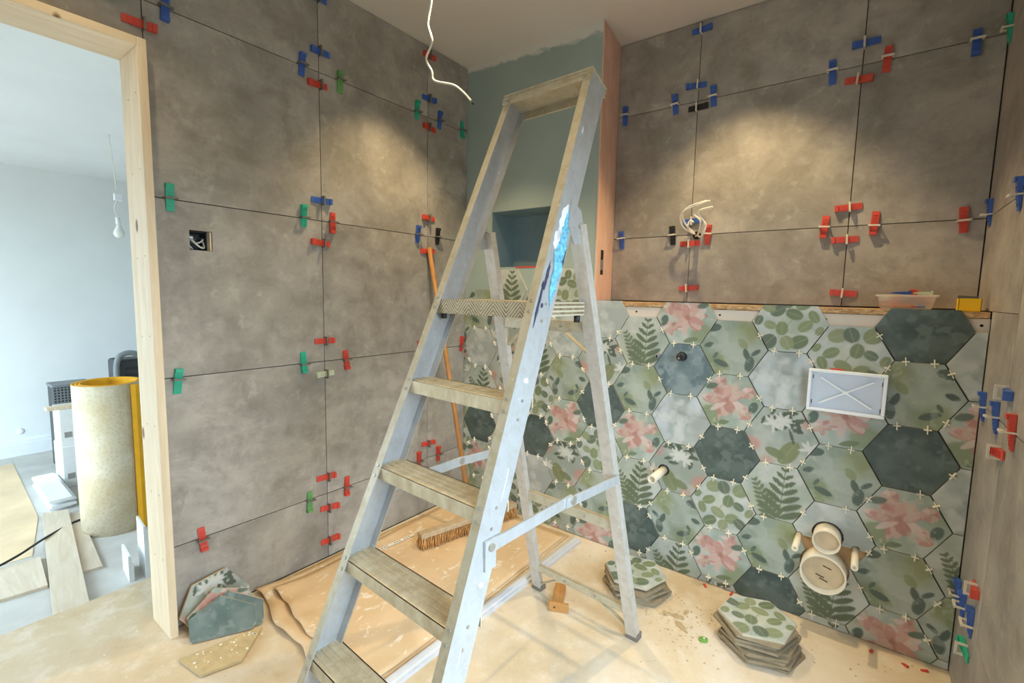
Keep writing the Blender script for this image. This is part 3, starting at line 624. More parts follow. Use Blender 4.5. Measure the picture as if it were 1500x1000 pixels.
# platform
z = 1.192; h, y = rail_front(z); h -= .0035; y1 = -.345
b = MB(); b.box(-h, h, y+.004, y1, z-.006, z); b.box(-h, h, y+.002, y+.006, z-.040, z); b.box(-h, h, y1-.004, y1, z-.034, z)
for sd in (-1, 1): b.box(min(sd*h, sd*(h-.004)), max(sd*h, sd*(h-.004)), y+.006, y1-.004, z-.036, z-.006)
pf = b.build('platform', M['chevron'], lad)
for sd in (-1, 1):
    for yy in (y+.02, y1-.012): q = MB(); q.box(sd*h-.012, sd*h+.012, yy-.010, yy+.010, z-.058, z-.036) if False else q.tube([(sd*(h-.016), yy, z-.034), (sd*(h-.016), yy, z-.056)], .009, 10); q.build('rubber_plug', M['black'], pf)
# top cap: channel bridging the rails
b = MB(); T0, T1 = rail_pt(-1, A.zt), rail_pt(1, A.zt); ovh = .004
def slab(e0, e1, a0, a1):   # along rails (down) a0..a1, across e0..e1
    AX = Vector((0, -A.m/nrm, -1/nrm)); P = []
    for X in (T0.x-ovh, T1.x+ovh):
        for e, a in ((e0,a0),(e1,a0),(e1,a1),(e0,a1)): q = Vector((X, T0.y, T0.z))+BK*e+AX*a; P.append(q)
    b.hexa([P[0],P[1],P[2],P[3],P[4],P[5],P[6],P[7]])
slab(-.004, A.D+.004, -.004, 0); slab(-.004, 0, 0, .030); slab(A.D, A.D+.004, 0, .028); slab(-.007, -.004, -.004, .003); slab(-.007, -.004, .012, .016)
tc = b.build('top_cap', M['flange'], lad)
for X in (T0.x+.02, T1.x-.02):
    p = Vector((X, T0.y, T0.z))+Vector((0, -A.m/nrm, -1/nrm))*.02-BK*.004; q = MB(); q.tube([p, p-BK*.003], .006, 10); q.build('bolt', M['screw'], tc)
# rear legs and their cross bars
def leg_pt(sd, z): t = 1-z/A.zp; return Vector((sd*(A.wp+(A.wr-A.wp)*t), -A.vp*(1-t), z))
for sd in (-1, 1):
    b = MB(); P0, P1 = leg_pt(sd, A.zp), leg_pt(sd, .012); b.bar(P0, P1, .040, .003, (0,1,0)); 
    off = Vector((sd*.0185, .014, 0)); b.bar(P0+off, P1+off, .003, .028, (0,1,0)); off = Vector((-sd*.0185, .010, 0)); b.bar(P0+off, P1+off, .003, .020, (0,1,0))
    rl = b.build('rear_leg', M['leg'], lad)
    q = MB(); P = leg_pt(sd, .0); q.box(P.x-.023, P.x+.023, P.y-.006, P.y+.032, 0, .025); q.build('rubber_foot', M['foot'], rl, .003)
    # hinge bracket on the rail
    c = Vector((sd*(A.wp+.010), -A.vp, A.zp)); q = MB()
    poly = [c+Vector((0, -.035, .06)), c+Vector((0, .010, .035)), c+Vector((0, .026, -.01)), c+Vector((0, .02, -.05)), c+Vector((0, -.02, -.055)), c+Vector((0, -.05, -.01))]
    q.prism(poly, (sd*.004, 0, 0)); q.build('hinge_bracket', M['alu'], lad)
    q = MB(); q.tube([c+Vector((0, .004, -.005)), c+Vector((sd*.009, .004, -.005))], .008, 12); q.build('hinge_bolt', M['screw'], lad)
for z, hh in ((1.118, .034), (.455, .034), (.115, .026)):
    b = MB(); a, c = leg_pt(-1, z), leg_pt(1, z); b.bar(a+Vector((.02, .006, 0)), c+Vector((-.02, .006, 0)), .006, hh); b.bar(a+Vector((.02, .014, hh/2-.0015)), c+Vector((-.02, .014, hh/2-.0015)), .014, .003)
    cb = b.build('cross_bar', M['flange'], lad)
    if z != .455:
        for sd in (-1, 1):
            q = MB(); q.bar(leg_pt(sd, z)*.42+leg_pt(-sd, z)*.0+Vector((0, leg_pt(sd, z).y*.58+.012, z*.58-hh/3)), leg_pt(sd, max(z-.085, .03))+Vector((-sd*.012, .012, 0)), .004, .018, (0,1,0)); q.build('knee_brace', M['flange'], cb)
    for sx in (-.06, .075): q = MB(); p = (a+c)/2+Vector((sx, .0, 0)); q.tube([p+Vector((0,.002,0)), p+Vector((0,-.0005,0))], .0045, 8); q.build('rivet', M['screw'], cb)
# folding spreaders
for sd in (-1, 1):
    P0 = rail_pt(sd, .675, .045, -.005); P1 = leg_pt(sd, .640)+Vector((sd*.026, .004, 0)); P0.x += sd*.0; mid = P0.lerp(P1, .55)+Vector((0, 0, .012))
    q = MB(); q.bar(P0, mid, .005, .030); sp = q.build('spreader', M['alu'], lad)
    q = MB(); q.bar(mid-(mid-P0).normalized()*.03+Vector((sd*.0045,0,0)), P1+Vector((sd*.003,0,0)), .004, .028); s2 = q.build('spreader', M['alu'], lad)
    q = MB(); q.tube([mid+Vector((-sd*.004,0,0)), mid+Vector((sd*.011,0,0))], .012, 14); q.build('hinge_bolt', M['screw'], s2)
    q = MB(); q.tube([P0-Vector((sd*.002,0,0)), P0+Vector((sd*.008,0,0))], .009, 12); q.build('hinge_bolt', M['screw'], sp)
    q = MB(); q.box(min(P0.x-sd*.004, P0.x+sd*.003), max(P0.x-sd*.004, P0.x+sd*.003), P0.y-.018, P0.y+.016, P0.z-.052, P0.z+.016); q.build('stop_plate', M['alu'], sp)
# paint marks on the right rail's outer web
def web(z, back): return rail_pt(1, z, back, -.0006)
def patch(name, pts, mat, seed=1):
    rr = random.Random(seed); b = MB(); b.prism([web(z, q) for z, q in pts], (.0006, 0, 0)); b.build(name, mat, lad)
def blobpts(zc, qc, rz, rq, n=22, jag=.25, seed=1):
    rr = random.Random(seed); return [(zc+rz*math.sin(2*math.pi*i/n)*(1+rr.uniform(-jag, jag)), min(.074, max(.002, qc+rq*math.cos(2*math.pi*i/n)*(1+rr.uniform(-jag, jag))))) for i in range(n)]
patch('paint_mark', blobpts(1.405, .034, .045, .020, seed=3), M['paint_white']); patch('paint_mark', blobpts(1.36, .024, .028, .014, seed=9), M['paint_white'])
for i, (zc, qc, rz, rq) in enumerate(((1.39, .046, .05, .013), (1.325, .044, .06, .015), (1.26, .052, .05, .011), (1.30, .060, .03, .009), (1.355, .058, .03, .008))):
    pts = blobpts(zc, qc, rz, rq, 30, .4, 20+i); b = MB(); b.prism([web(z_, q_)+Vector((.0007+.0002*i, 0, 0)) for z_, q_ in pts], (.0004, 0, 0)); b.build('paint_mark', M['paint_blue'], lad)
for i, (zc, qc, rz, rq) in enumerate(((1.265, .018, .030, .005), (1.19, .012, .045, .004), (1.335, .067, .028, .005), (1.195, .026, .006, .004), (1.238, .012, .010, .005))):
    pts = blobpts(zc, qc, rz, rq, 16, .3, 40+i); b = MB(); b.prism([web(z_, q_)+Vector((.0006, 0, 0)) for z_, q_ in pts], (.0009, 0, 0)); b.build('paint_mark', M['paint_dark'], lad)
for i, (zc, qc, rz, rq) in enumerate(((1.02, .035, .006, .008), (.80, .05, .035, .0015), (.60, .05, .005, .009), (1.66, .02, .010, .003), (.47, .035, .012, .002))):
    pts = blobpts(zc, qc, rz, rq, 16, .4, 60+i); b = MB(); b.prism([web(z_, q_) for z_, q_ in pts], (.0007, 0, 0)); b.build('paint_mark', M['paint_white'], lad)

# ================================================================== LEVELLING CLIPS
def wedge_mesh(mat):
    b = MB(); L, wd = .088, .0235; y0 = .004
    b.hexa([(-L/2,y0,-wd/2),(L/2,y0,-wd/2),(L/2,y0,wd/2),(-L/2,y0,wd/2),(-L/2,y0+.004,-wd/2),(L/2,y0+.0145,-wd/2),(L/2,y0+.0145,wd/2),(-L/2,y0+.004,wd/2)])
    b.box(L/2-.012, L/2, y0+.0145, y0+.018, -wd/2, wd/2)
    for i in range(7):
        x = -L/2+.012+i*.008; b.box(x, x+.003, y0+.004+(x+L/2)/L*.0105-.001, y0+.006+(x+L/2)/L*.0105, -wd/2+.004, wd/2-.004)
    return b.mesh('wedge', mat)
WM = {k: wedge_mesh(m) for k, m in COLMAT.items()}
def strap_mesh(mat):
    b = MB(); b.box(-.002, .002, -.002, .024, -.019, -.0125); b.box(-.002, .002, -.002, .024, .0125, .019); b.box(-.0032, .0032, .0215, .0275, -.019, .019); b.box(-.0016, .0016, -.002, .003, -.017, .017); return b.mesh('clip_strap', mat)
SM = {'L': strap_mesh(M['strap']), 'F': strap_mesh(M['strapw']), 'R': strap_mesh(M['strapw'])}
CLIPS = {
'L': [(-1.562,2.103,'V','green'),(YA,2.024,'H','red'),(-1.427,2.103,'V','blue'),(YB,2.387,'H','blue'),(-.967,2.103,'V','blue'),(YB,2.182,'H','blue'),(-.797,2.103,'V','green2'),(YB,2.05,'H','red'),(YC,2.401,'H','red'),(YC,2.192,'H','blue'),(-.365,2.105,'V','green'),(-.209,2.108,'V','blue'),(YC,2.051,'H','red'),(-.037,2.105,'V','green'),
      (-1.441,1.503,'V','green'),(-.974,1.505,'V','green'),(YB,1.585,'H','blue'),(-.844,1.503,'V','red'),(YB,1.409,'H','red'),(YC,1.595,'H','red'),(-.36,1.503,'V','blue'),(-.221,1.505,'V','black'),(YC,1.424,'H','red'),
      (-1.444,.897,'V','green'),(-.99,.9,'V','green'),(YB,.991,'H','red'),(-.788,.9,'V','red'),(YB,.847,'H','pale'),(-.027,.905,'V','red'),(-.347,.92,'V','red'),
      (-1.394,.30,'V','red'),(-.978,.303,'V','green2'),(YB,.381,'H','red'),(-.795,.303,'V','red'),(YB,.236,'H','red'),(YB,.082,'H','red'),(YC,.385,'H','red'),(-.351,.301,'V','red'),(-.209,.303,'V','red'),(YC,.231,'H','red')],
'F': [(XF,2.408,'H','blue'),(XF,2.17,'H','blue'),(1.084,2.105,'V','blue'),(1.254,2.105,'V','blue'),(XF,2.072,'H','black'),(.835,2.108,'V','blue'),(.842,1.502,'V','blue'),(1.104,1.505,'V','black'),(XF+.006,1.564,'H','blue'),(XF,1.461,'H','red'),(1.267,1.502,'V','red'),(XF,1.254,'H','red'),
      (XG,2.178,'H','blue'),(1.697,2.102,'V','blue'),(1.866,2.108,'V','red'),(XG-.012,2.050,'H','red'),(2.105,2.1,'V','blue'),(XG,1.573,'H','red'),(1.714,1.502,'V','red'),(1.873,1.497,'V','red'),(XG,1.449,'H','red'),(XG,1.24,'H','red'),(2.123,1.497,'V','red')],
'R': [(.235,2.105,'V','green'),(.205,1.505,'V','blue'),(-.197,1.5,'V','blue'),(-.062,.901,'V','blue'),(-.245,.906,'V','blue'),(-.43,.906,'V','red'),(RJ,.985,'H','blue'),(RJ,.828,'H','red'),(-.03,.285,'V','blue'),(-.125,.297,'V','blue'),(-.25,.31,'V','blue'),(RJ+.07,.415,'H','red'),(RJ+.10,.215,'H','green')]}
CN = dict(red='red', blue='blue', green='green', green2='leaf-green', pale='pale dusty', black='black')
def near_joint(z): return min(range(4), key=lambda i: abs(ZJ[i]-z))
JN = ['lowest', 'third', 'second', 'top']
def clip_label(w, u, z, o, c):
    j = near_joint(z); n = CN[c]
    if w == 'L':
        if o == 'H':
            cr = 'beside the door head' if u == YA else ('middle grey seam' if u == YB else 'seam near the blue corner')
            if u == YA: return f'{n} wedge in levelling clip {cr}'
            return f'{n} wedge {"just above" if z > ZJ[j] else "just below"} {JN[j]} joint on {cr}, doorway wall' if abs(z-ZJ[j]) < .15 else f'{n} wedge far {"above" if z > ZJ[j] else "below"} {JN[j]} joint on {cr}, doorway wall'
        if u < YA: return f'{n} wedge on the joint over the door head'
        where = 'next to the door lining' if u < -1.2 else ('doorway side of middle seam' if u < YB else ('far side of middle seam' if u < -.6 else ('near side of corner seam' if u < YC else ('far side of corner seam' if u < -.1 else 'in the blue wall corner'))))
        return f'upright {n} wedge on {JN[j]} joint, {where}, doorway wall'
    if w == 'F':
        seam = 'wire seam' if u < 1.5 else 'seam above the plastic tub'
        if o == 'H': return f'{n} wedge {"high above" if z-ZJ[j] > .2 else ("just above" if z > ZJ[j] else ("far below" if z < 1.35 else "just below"))} {JN[j]} joint on {seam}, ledge wall'
        where = 'by the pink plaster' if u < .95 else ('left of wire seam' if u < XF else ('right of wire seam' if u < 1.5 else ('left of tub seam' if u < XG else ('right of tub seam' if u < 2 else 'by the side wall corner'))))
        return f'upright {n} wedge on {JN[j]} joint, {where}, ledge wall'
    if o == 'H': return f'{n} wedge end {"above" if z > ZJ[j] else "below"} {JN[j]} joint on the narrow side wall seam'
    where = 'closest to the tiled corner' if u > -.1 else ('middle of the row' if (u > -.2 and j == 0) or (-.3 < u and j == 1) else 'furthest from the corner')
    return f'upright {n} wedge on {JN[j]} joint of narrow side wall, {where}'
GRP = {'L': 'levelling wedges on the doorway wall', 'F': 'levelling wedges on the wall above the ledge', 'R': 'levelling wedges on the narrow side wall'}
rc = random.Random(3)
for w, L_ in CLIPS.items():
    for (u, z, o, c) in L_:
        if w == 'L': nrm_, hor, org = Vector((1,0,0)), Vector((0,1,0)), Vector((0, u, z))
        elif w == 'F': nrm_, hor, org = Vector((0,-1,0)), Vector((1,0,0)), Vector((u, YG, z))
        else: nrm_, hor, org = Vector((-1,0,0)), Vector((0,-1,0)), Vector((X1, u, z))
        lx = hor*rc.choice((-1, 1)) if o == 'H' else Vector((0,0,1))*(1 if w == 'R' else rc.choice((-1, 1, 1)))
        tl = rc.uniform(-.09, .09); lz = lx.cross(nrm_); lx = (lx*math.cos(tl)+lz*math.sin(tl)); lz = lx.cross(nrm_)
        R = Matrix((lx, nrm_, lz)).transposed(); 
        t = thing('levelling_clip', clip_label(w, u, z, o, c), 'tile clip', org, 0, GRP[w]); t.rotation_euler = R.to_euler()
        mesh_obj('wedge', WM[c], t, (rc.uniform(-.010, .010), -.003, 0)); mesh_obj('clip_strap', SM[w], t)

# ================================================================== ELECTRICS AND PLUMBING ON THE WALLS
t = thing('switch_back_box', 'square cut-out with steel back box and tangled wires in grey tile', 'wall box', (-.05, (hy0+hy1)/2, (hz0+hz1)/2))
b = MB(); c = .033; b.box(-.045, -.043, -c, c, -c, c); b.box(-.045, .02, -c, -c+.002, -c, c); b.box(-.045, .02, c-.006, c, -c, c); b.box(-.045, .02, -c, c, c-.002, c); b.box(-.045, .02, -c, c, -c, -c+.002); b.build('box_shell', M['darkp'], t)
b = MB(); b.box(.0, .046, c-.004, c+.0005, -c, c); b.build('wood_edge', M['pine'], t)
b = MB(); b.lathe([(.001,0),(.014,.001),(.014,.014),(.004,.016)], (0,0,0), 14); o = b.build('metal_boss', M['steelbox'], t); o.rotation_euler = (0, HALF, 0); o.location = (-.01, -.014, .012)
for i, P in enumerate(([(-.04,-.03,.028),(.01,-.022,.010),(.026,-.004,-.014),(.022,.012,-.024),(.0,.020,-.016)], [(-.04,-.028,.02),(.016,-.018,.0),(.03,.004,-.022),(.018,.020,-.02),(-.01,.024,.006)], [(-.04,.024,.014),(.008,.020,.008),(.014,.006,-.004),(.004,-.006,-.006),(-.03,-.012,.0)], [(-.03,-.028,-.01),(.006,-.022,-.018),(.004,-.012,-.03)])):
    b = MB(); b.tube(spline(P, 6), .0028, 7); b.build('wire', M['cable'], t)
t = thing('cable_bundle', 'looped white cables sticking out of the wall above the ledge', 'cable', (1.215, YG, 1.50))
for P in ([(-.005,.01,.0),(-.04,-.06,.05),(-.035,-.10,.095),(.03,-.12,.115),(.085,-.14,.125)], [(.0,.01,.0),(-.045,-.05,.03),(-.055,-.08,.08),(-.01,-.11,.112),(.07,-.13,.128)], [(.005,.01,-.005),(.04,-.07,-.015),(.062,-.09,.03),(.035,-.10,.07),(.04,-.12,.09),(.10,-.14,.098)], [(-.01,.01,-.005),(.02,-.05,.0),(.035,-.08,.05),(.01,-.10,.085),(.09,-.13,.094)], [(-.01,.01,0),(-.03,-.04,.03),(-.02,-.05,.06),(.0,-.06,.05)]):
    b = MB(); b.tube(spline(P, 8), .0042, 8); b.build('cable', M['cable'], t)
b = MB(); b.tube([(0,.002,-.002),(0,-.004,-.002)], .018, 14); b.build('hole_plug', M['hole'], t)
t = thing('ceiling_cable', 'white cable dangling from the ceiling beside the ladder top', 'cable', (.375, -.62, H))
P = [(.375,-.62,H),(.378,-.62,2.383),(.356,-.62,2.285),(.386,-.62,2.196),(.340,-.62,2.165),(.372,-.62,2.120),(.384,-.62,2.095),(.411,-.62,2.063),(.46,-.62,2.048),(.507,-.62,2.028),(.56,-.62,1.985),(.600,-.62,1.945)]
P = [(.375,-.62,H),(.378,-.62,2.383),(.358,-.62,2.30),(.382,-.62,2.225),(.348,-.62,2.165),(.381,-.62,2.110),(.388,-.62,2.078),(.42,-.62,2.058),(.507,-.62,2.025),(.56,-.62,1.985),(.600,-.62,1.945)]
b = MB(); b.tube([Vector(p)-Vector((.375,-.62,H)) for p in spline(P, 8)], .0042, 8); cb = b.build('sheath', M['cable'], t)
b = MB(); b.tube([Vector((.600,-.62,1.945))-Vector((.375,-.62,H)), Vector((.612,-.62,1.930))-Vector((.375,-.62,H))], .0028, 8); b.build('bare_tip', M['black'], t)

def pipe(name, label, a, e, ro, ri):
    t = thing(name, label, 'pipe', a); b = MB(); b.pipe((0,0,0), Vector(e)-Vector(a), ro, ri); b.build('pipe_wall', [M['pipe'], M['pipein']], t); 
    d = (Vector(e)-Vector(a)).normalized(); L_ = (Vector(e)-Vector(a)).length; n = MB(); n.tube([d*(L_-min(.03, ri*1.2)), d*(L_-min(.03, ri*1.2)+.002)], ri*.99, 24); n.build('pipe_depth', M['pipein'], t); return t
pipe('waste_pipe', 'thin white waste pipe poking from a grey floral hexagon tile', (SMALL[0], .03, SMALL[1]), (1.207, -.14, .445), .0175, .0135)
t1 = pipe('soil_pipe', 'white soil pipe end just above the wider pipe', (BIG1[0], .034, BIG1[1]), (1.824, -.070, .352), .043, .0395)
t2 = pipe('soil_pipe', 'widest white soil pipe end low on the hexagon wall', (BIG2[0], .034, BIG2[1]), (1.822, -.072, .229), .071, .066)
for zz_, x_ in ((-.01, -.008), (-.022, .004), (.028, .012)):
    q = MB(); q.tube([(x_-.014, -.078, zz_-.005), (x_+.012, -.078, zz_-.012)], .0022, 6); q.build('grime_streak', M['rust'], t2)
pipe('fixing_tube', 'thin cream tube on the broom side of the soil pipes', (1.735, .03, .322), (1.735, -.12, .320), .0105, .006)
pipe('fixing_tube', 'thin cream tube on the side-wall side of the soil pipes', (1.910, .03, .324), (1.910, -.14, .322), .0105, .006)
t = thing('valve_stub', 'dark round valve stub on the blue hexagon tile', 'valve', (VALVE[0], .0, VALVE[1]))
b = MB(); b.tube([(0,.008,0),(0,-.030,0)], .0165, 20); b.build('stub', M['darkp'], t); b = MB(); b.tube([(0,-.030,0),(0,-.045,-.004)], .010, 16); b.build('spindle', M['black'], t); b = MB(); b.tube([(0,-.045,-.004),(0,-.0465,-.004)], .004, 10); b.build('spindle_tip', M['steelbox'], t)
t = thing('pipe_stub', 'short grey stub beside the dark valve, on the fern tile', 'pipe', (1.165, 0, .955)); b = MB(); b.tube([(0,.008,0),(-.004,-.028,-.002)], .0085, 16); b.build('sleeve', M['greyp'], t); b = MB(); b.tube([(-.004,-.028,-.002),(-.0045,-.029,-.002)], .006, 14); b.build('bore', M['black'], t)
# cistern access cover
px0, px1, pz0, pz1 = 1.728, 1.951, .820, .968; yo = -.062; cx, cz = (px0+px1)/2, (pz0+pz1)/2
t = thing('cistern_cover', 'white plastic cistern access cover with moulded cross ribs', 'cover plate', (cx, 0, cz)); hw, hh = (px1-px0)/2, (pz1-pz0)/2
b = MB(); b.box(-hw+.006, hw-.006, yo+.016, -.0005, -hh+.006, hh-.006); b.build('tray', M['tray'], t)
b = MB(); rim = .010
b.box(-hw, hw, yo, yo+.020, hh-rim, hh); b.box(-hw, hw, yo, yo+.020, -hh, -hh+rim); b.box(-hw, -hw+rim, yo, yo+.020, -hh+rim, hh-rim); b.box(hw-rim, hw, yo, yo+.020, -hh+rim, hh-rim); b.build('rim', M['whitep'], t, .002)
for sgn in (1, -1):
    for part in (-1, 1):
        q = MB(); q.bar((0, yo+.010, 0), (part*.075, yo+.010, part*sgn*.046), .0055, .012, (0,-1,0)); q.build('rib', M['whitep'], t)
b = MB(); b.box(-.009, .009, yo+.003, yo+.016, -.006, .006); b.build('rib_hub', M['whitep'], t)
for x, z in ((-hw+.014, .045), (-hw+.014, -.045), (hw-.013, .04), (hw-.013, -.05)):
    q = MB(); q.box(x-.0012, x+.0012, yo+.0145, yo+.0165, z-.007, z+.007); q.build('clip_slot', M['darkp'], t)
tag(MB().box(1.79, 1.83, -.045, -.035, .9685, .9735).build('plastic_shim', M['red'], None, .001), 'small red plastic shim on top edge of white cover', 'shim')

# ================================================================== THINGS ON THE LEDGE
LT = 1.1836
t = thing('plastic_tub', 'milky plastic tub of loose wedges on the ledge', 'tub', (1.98, .10, LT))
def ringbox(b, z, hx, hy): return [(-hx,-hy,z),(hx,-hy,z),(hx,hy,z),(-hx,hy,z)]
b = MB(); r0 = ringbox(b, .0, .066, .05); r1 = ringbox(b, .047, .076, .06); b.v = r0+r1+[(x*.97, y*.96, z+(.002 if z == 0 else 0)) for x, y, z in r0+r1]
for i in range(4):
    j = (i+1) % 4; b.face((i, j, 4+j, 4+i)); b.face((8+i, 12+i, 12+j, 8+j)); b.face((4+i, 4+j, 12+j, 12+i))
b.face((3,2,1,0)); b.face((8,9,10,11)); b.build('body', M['tub'], t)
b = MB(); b.box(-.083, .083, -.067, -.060, .044, .051); b.box(-.083, .083, .060, .067, .044, .051); b.box(-.083, -.075, -.06, .06, .044, .051); b.box(.075, .083, -.06, .06, .044, .051); b.build('rim', M['tub'], t, .002)
rr = random.Random(8); tubcols = ['red','red','red','blue','red','red','black','red','pale','red','blue','red']
for i, c_ in enumerate(tubcols):
    x = 1.98-.042+.028*(i % 4); y = .072+.028*(i//4); z = LT+.006+.013*(i//4)
    o = mesh_obj('loose_wedge', WM[c_], None, (x, y, z)); o.scale = (.62, .8, .9); o.rotation_euler = (rr.uniform(-.3, .3)+HALF, rr.uniform(-.2, .2), rr.uniform(0, 3)); o.rotation_euler[1] = 0
    tag(o, f'loose {CN[c_]} wedge lying inside the milky plastic tub', 'wedge', 'loose wedges in the tub')
for x, y, c_, rz, lab in ((1.965, .09, 'blue', .2, 'blue wedge lying on top of the heap in the tub'), (2.000, .10, 'red', 1.4, 'red wedge standing highest out of the plastic tub'), (2.025, .085, 'pale', -.3, 'pale wedge resting across the rim of the tub')):
    o = mesh_obj('loose_wedge', WM[c_], None, (x, y, LT+.050+(.004 if c_ == 'red' else 0))); o.rotation_euler = (HALF, 0.1 if c_ != 'red' else HALF*.9, rz); o.scale = (.6,.8,.8) if c_ != 'red' else (.35,1,1); tag(o, lab, 'wedge', 'loose wedges in the tub')
t = thing('yellow_carton', 'small open yellow card box at the end of the ledge', 'box', (2.138, .075, LT))
b = MB(); hx, hy, hz = .027, .024, .042; b.box(-hx, hx, -hy, -hy+.0015, 0, hz); b.box(-hx, hx, hy-.0015, hy, 0, hz); b.box(-hx, -hx+.0015, -hy, hy, 0, hz); b.box(hx-.0015, hx, -hy, hy, 0, hz); b.box(-hx, hx, -hy, hy, 0, .0015); b.build('carton_body', M['yellow'], t)
b = MB(); b.hexa([(-hx,hy-.002,hz),(hx,hy-.002,hz),(hx,hy-.001,hz),(-hx,hy-.001,hz),(-hx+.004,hy+.008,hz+.010),(hx-.004,hy+.008,hz+.007),(hx-.004,hy+.009,hz+.007),(-hx+.004,hy+.009,hz+.010)]); b.build('flap', M['darkp'], t)

# ================================================================== FLOOR THINGS
def hexprism(name, mat, r=S, th=.0093):
    b = MB(); b.prism([(r*math.cos(math.radians(60*i)), r*math.sin(math.radians(60*i)), 0) for i in range(6)], (0, 0, th)); return b.mesh(name, mat)
edge_mat = plain('stacked_tile_edge', rgb(150,134,108), .8, var=.2, scale=40)
HP = hexprism('hexagon_tile_blank', edge_mat)
def stack(cx, cy, n, ang, key, label_top, label_rest, grp, seed, spread):
    r_ = random.Random(seed)
    for i in range(n):
        top = i == n-1; x, y = cx+(0 if top else r_.uniform(-spread, spread)), cy+(0 if top else r_.uniform(-spread, spread)); a = math.radians(ang+(0 if top else r_.uniform(-9, 9)))
        if i < n//2: x += spread*.8; y -= spread*.3
        if top:
            o = mesh_obj('hexagon_floor_tile', full(key), None, (x, y, .0095*(i+1)), (-HALF, 0, 0)); o.rotation_mode = 'XYZ'; o.matrix_world = Matrix.Translation((x, y, .0095*(i+1)))@Matrix.Rotation(a, 4, 'Z')@Matrix.Rotation(-HALF, 4, 'X')
            tag(o, label_top, 'tile', grp)
        else: tag(mesh_obj('hexagon_floor_tile', HP, None, (x, y, .0095*i), (0, 0, a)), label_rest, 'tile', grp)
stack(1.652, -.268, 11, -160, 'R0', 'round-leaf hexagon tile on top of the taller floor stack', 'hexagon tile lower in the taller floor stack', 'taller stack of hexagon tiles on the floor', 2, .016)
stack(1.188, -.225, 8, 12, 'R1', 'round-leaf hexagon tile on top of the stack behind the ladder', 'hexagon tile lower in the stack behind the ladder', 'lower stack of hexagon tiles behind the ladder', 5, .014)

def lean_tile(pts, key, label, th=.0095, front=True):
    """printed polygon piece standing on the floor; pts in order, face normal toward the room"""
    P = [Vector(p) for p in pts]; c = sum(P, Vector())/len(P); n = (P[1]-P[0]).cross(P[2]-P[0]).normalized()
    if n.x < 0: n = -n
    ex = (Vector((0,0,1)).cross(n)).normalized(); ez = n.cross(ex); R = Matrix((ex, -n, ez)).transposed().to_4x4(); 
    me = tile_mesh(key); bm = bmesh.new(); bm.from_mesh(me); loc = [((p-c).dot(ex), (p-c).dot(ez)) for p in P]
    ar = sum(loc[i][0]*loc[(i+1) % len(loc)][1]-loc[(i+1) % len(loc)][0]*loc[i][1] for i in range(len(loc)))
    if ar < 0: loc = loc[::-1]
    for i in range(len(loc)):
        a, d = loc[i], loc[(i+1) % len(loc)]; no = (d[1]-a[1], 0, -(d[0]-a[0])); bmesh.ops.bisect_plane(bm, geom=bm.verts[:]+bm.edges[:]+bm.faces[:], plane_co=(a[0], 0, a[1]), plane_no=no, clear_outer=True)
        bmesh.ops.remove_doubles(bm, verts=bm.verts[:], dist=1e-5)
        nf = bmesh.ops.holes_fill(bm, edges=[e for e in bm.edges if e.is_boundary], sides=0)['faces']
        for f_ in nf: f_.material_index = 1
    me.materials.append(M['rimclay'])
    bm.to_mesh(me); bm.free(); o = mesh_obj('hexagon_offcut', me, None); R.translation = c; o.matrix_world = R; return tag(o, label, 'tile', 'tiles leaning by the door lining')
lean_tile([(.059,-1.474,.003),(.059,-1.252,.003),(.047,-1.257,.066),(.027,-1.326,.164),(.030,-1.443,.151),(.049,-1.491,.057)], 'M0', 'mixed floral cut hexagon tile leaning rearmost against the doorway wall')
lean_tile([(.10,-1.470,.004),(.069,-1.475,.065),(.078,-1.389,.136),(.136,-1.300,.114),(.209,-1.264,.009)], 'K1', 'pale pink cut hexagon tile leaning between two others')
lean_tile([(.130,-1.454,.004),(.222,-1.285,.004),(.193,-1.273,.080),(.120,-1.358,.128),(.098,-1.452,.075)], 'D3', 'grey-blue cut tile behind the dark teal piece by the lining')
lean_tile([(.130,-1.487,.004),(.222,-1.312,.004),(.192,-1.300,.072),(.119,-1.387,.124),(.097,-1.481,.071)], 'D3', 'dark teal cut hexagon tile leaning foremost by the lining')
b = MB(); b.prism([(.185,-1.539,.003),(.310,-1.521,.003),(.344,-1.413,.003),(.240,-1.300,.003),(.232,-1.316,.003)], (0,0,.009)); t = tag(b.build('hexagon_offcut', M['clay']), 'cut hexagon tile lying face down with glue-spotted back', 'tile', 'tiles leaning by the door lining')
rr = random.Random(4)
for i in range(26):
    u = rr.random(); q = Vector((.195,-1.528,.012)).lerp(Vector((.236,-1.318,.012)), u)+Vector((rr.uniform(.004, .03) if i < 16 else rr.uniform(.03, .09), 0, 0)); s_ = rr.uniform(.0015, .0035)
    b = MB(); b.box(q.x-s_, q.x+s_*1.6, q.y-s_, q.y+s_, .012, .0135); b.build('adhesive_dab', M['spacer'], t)

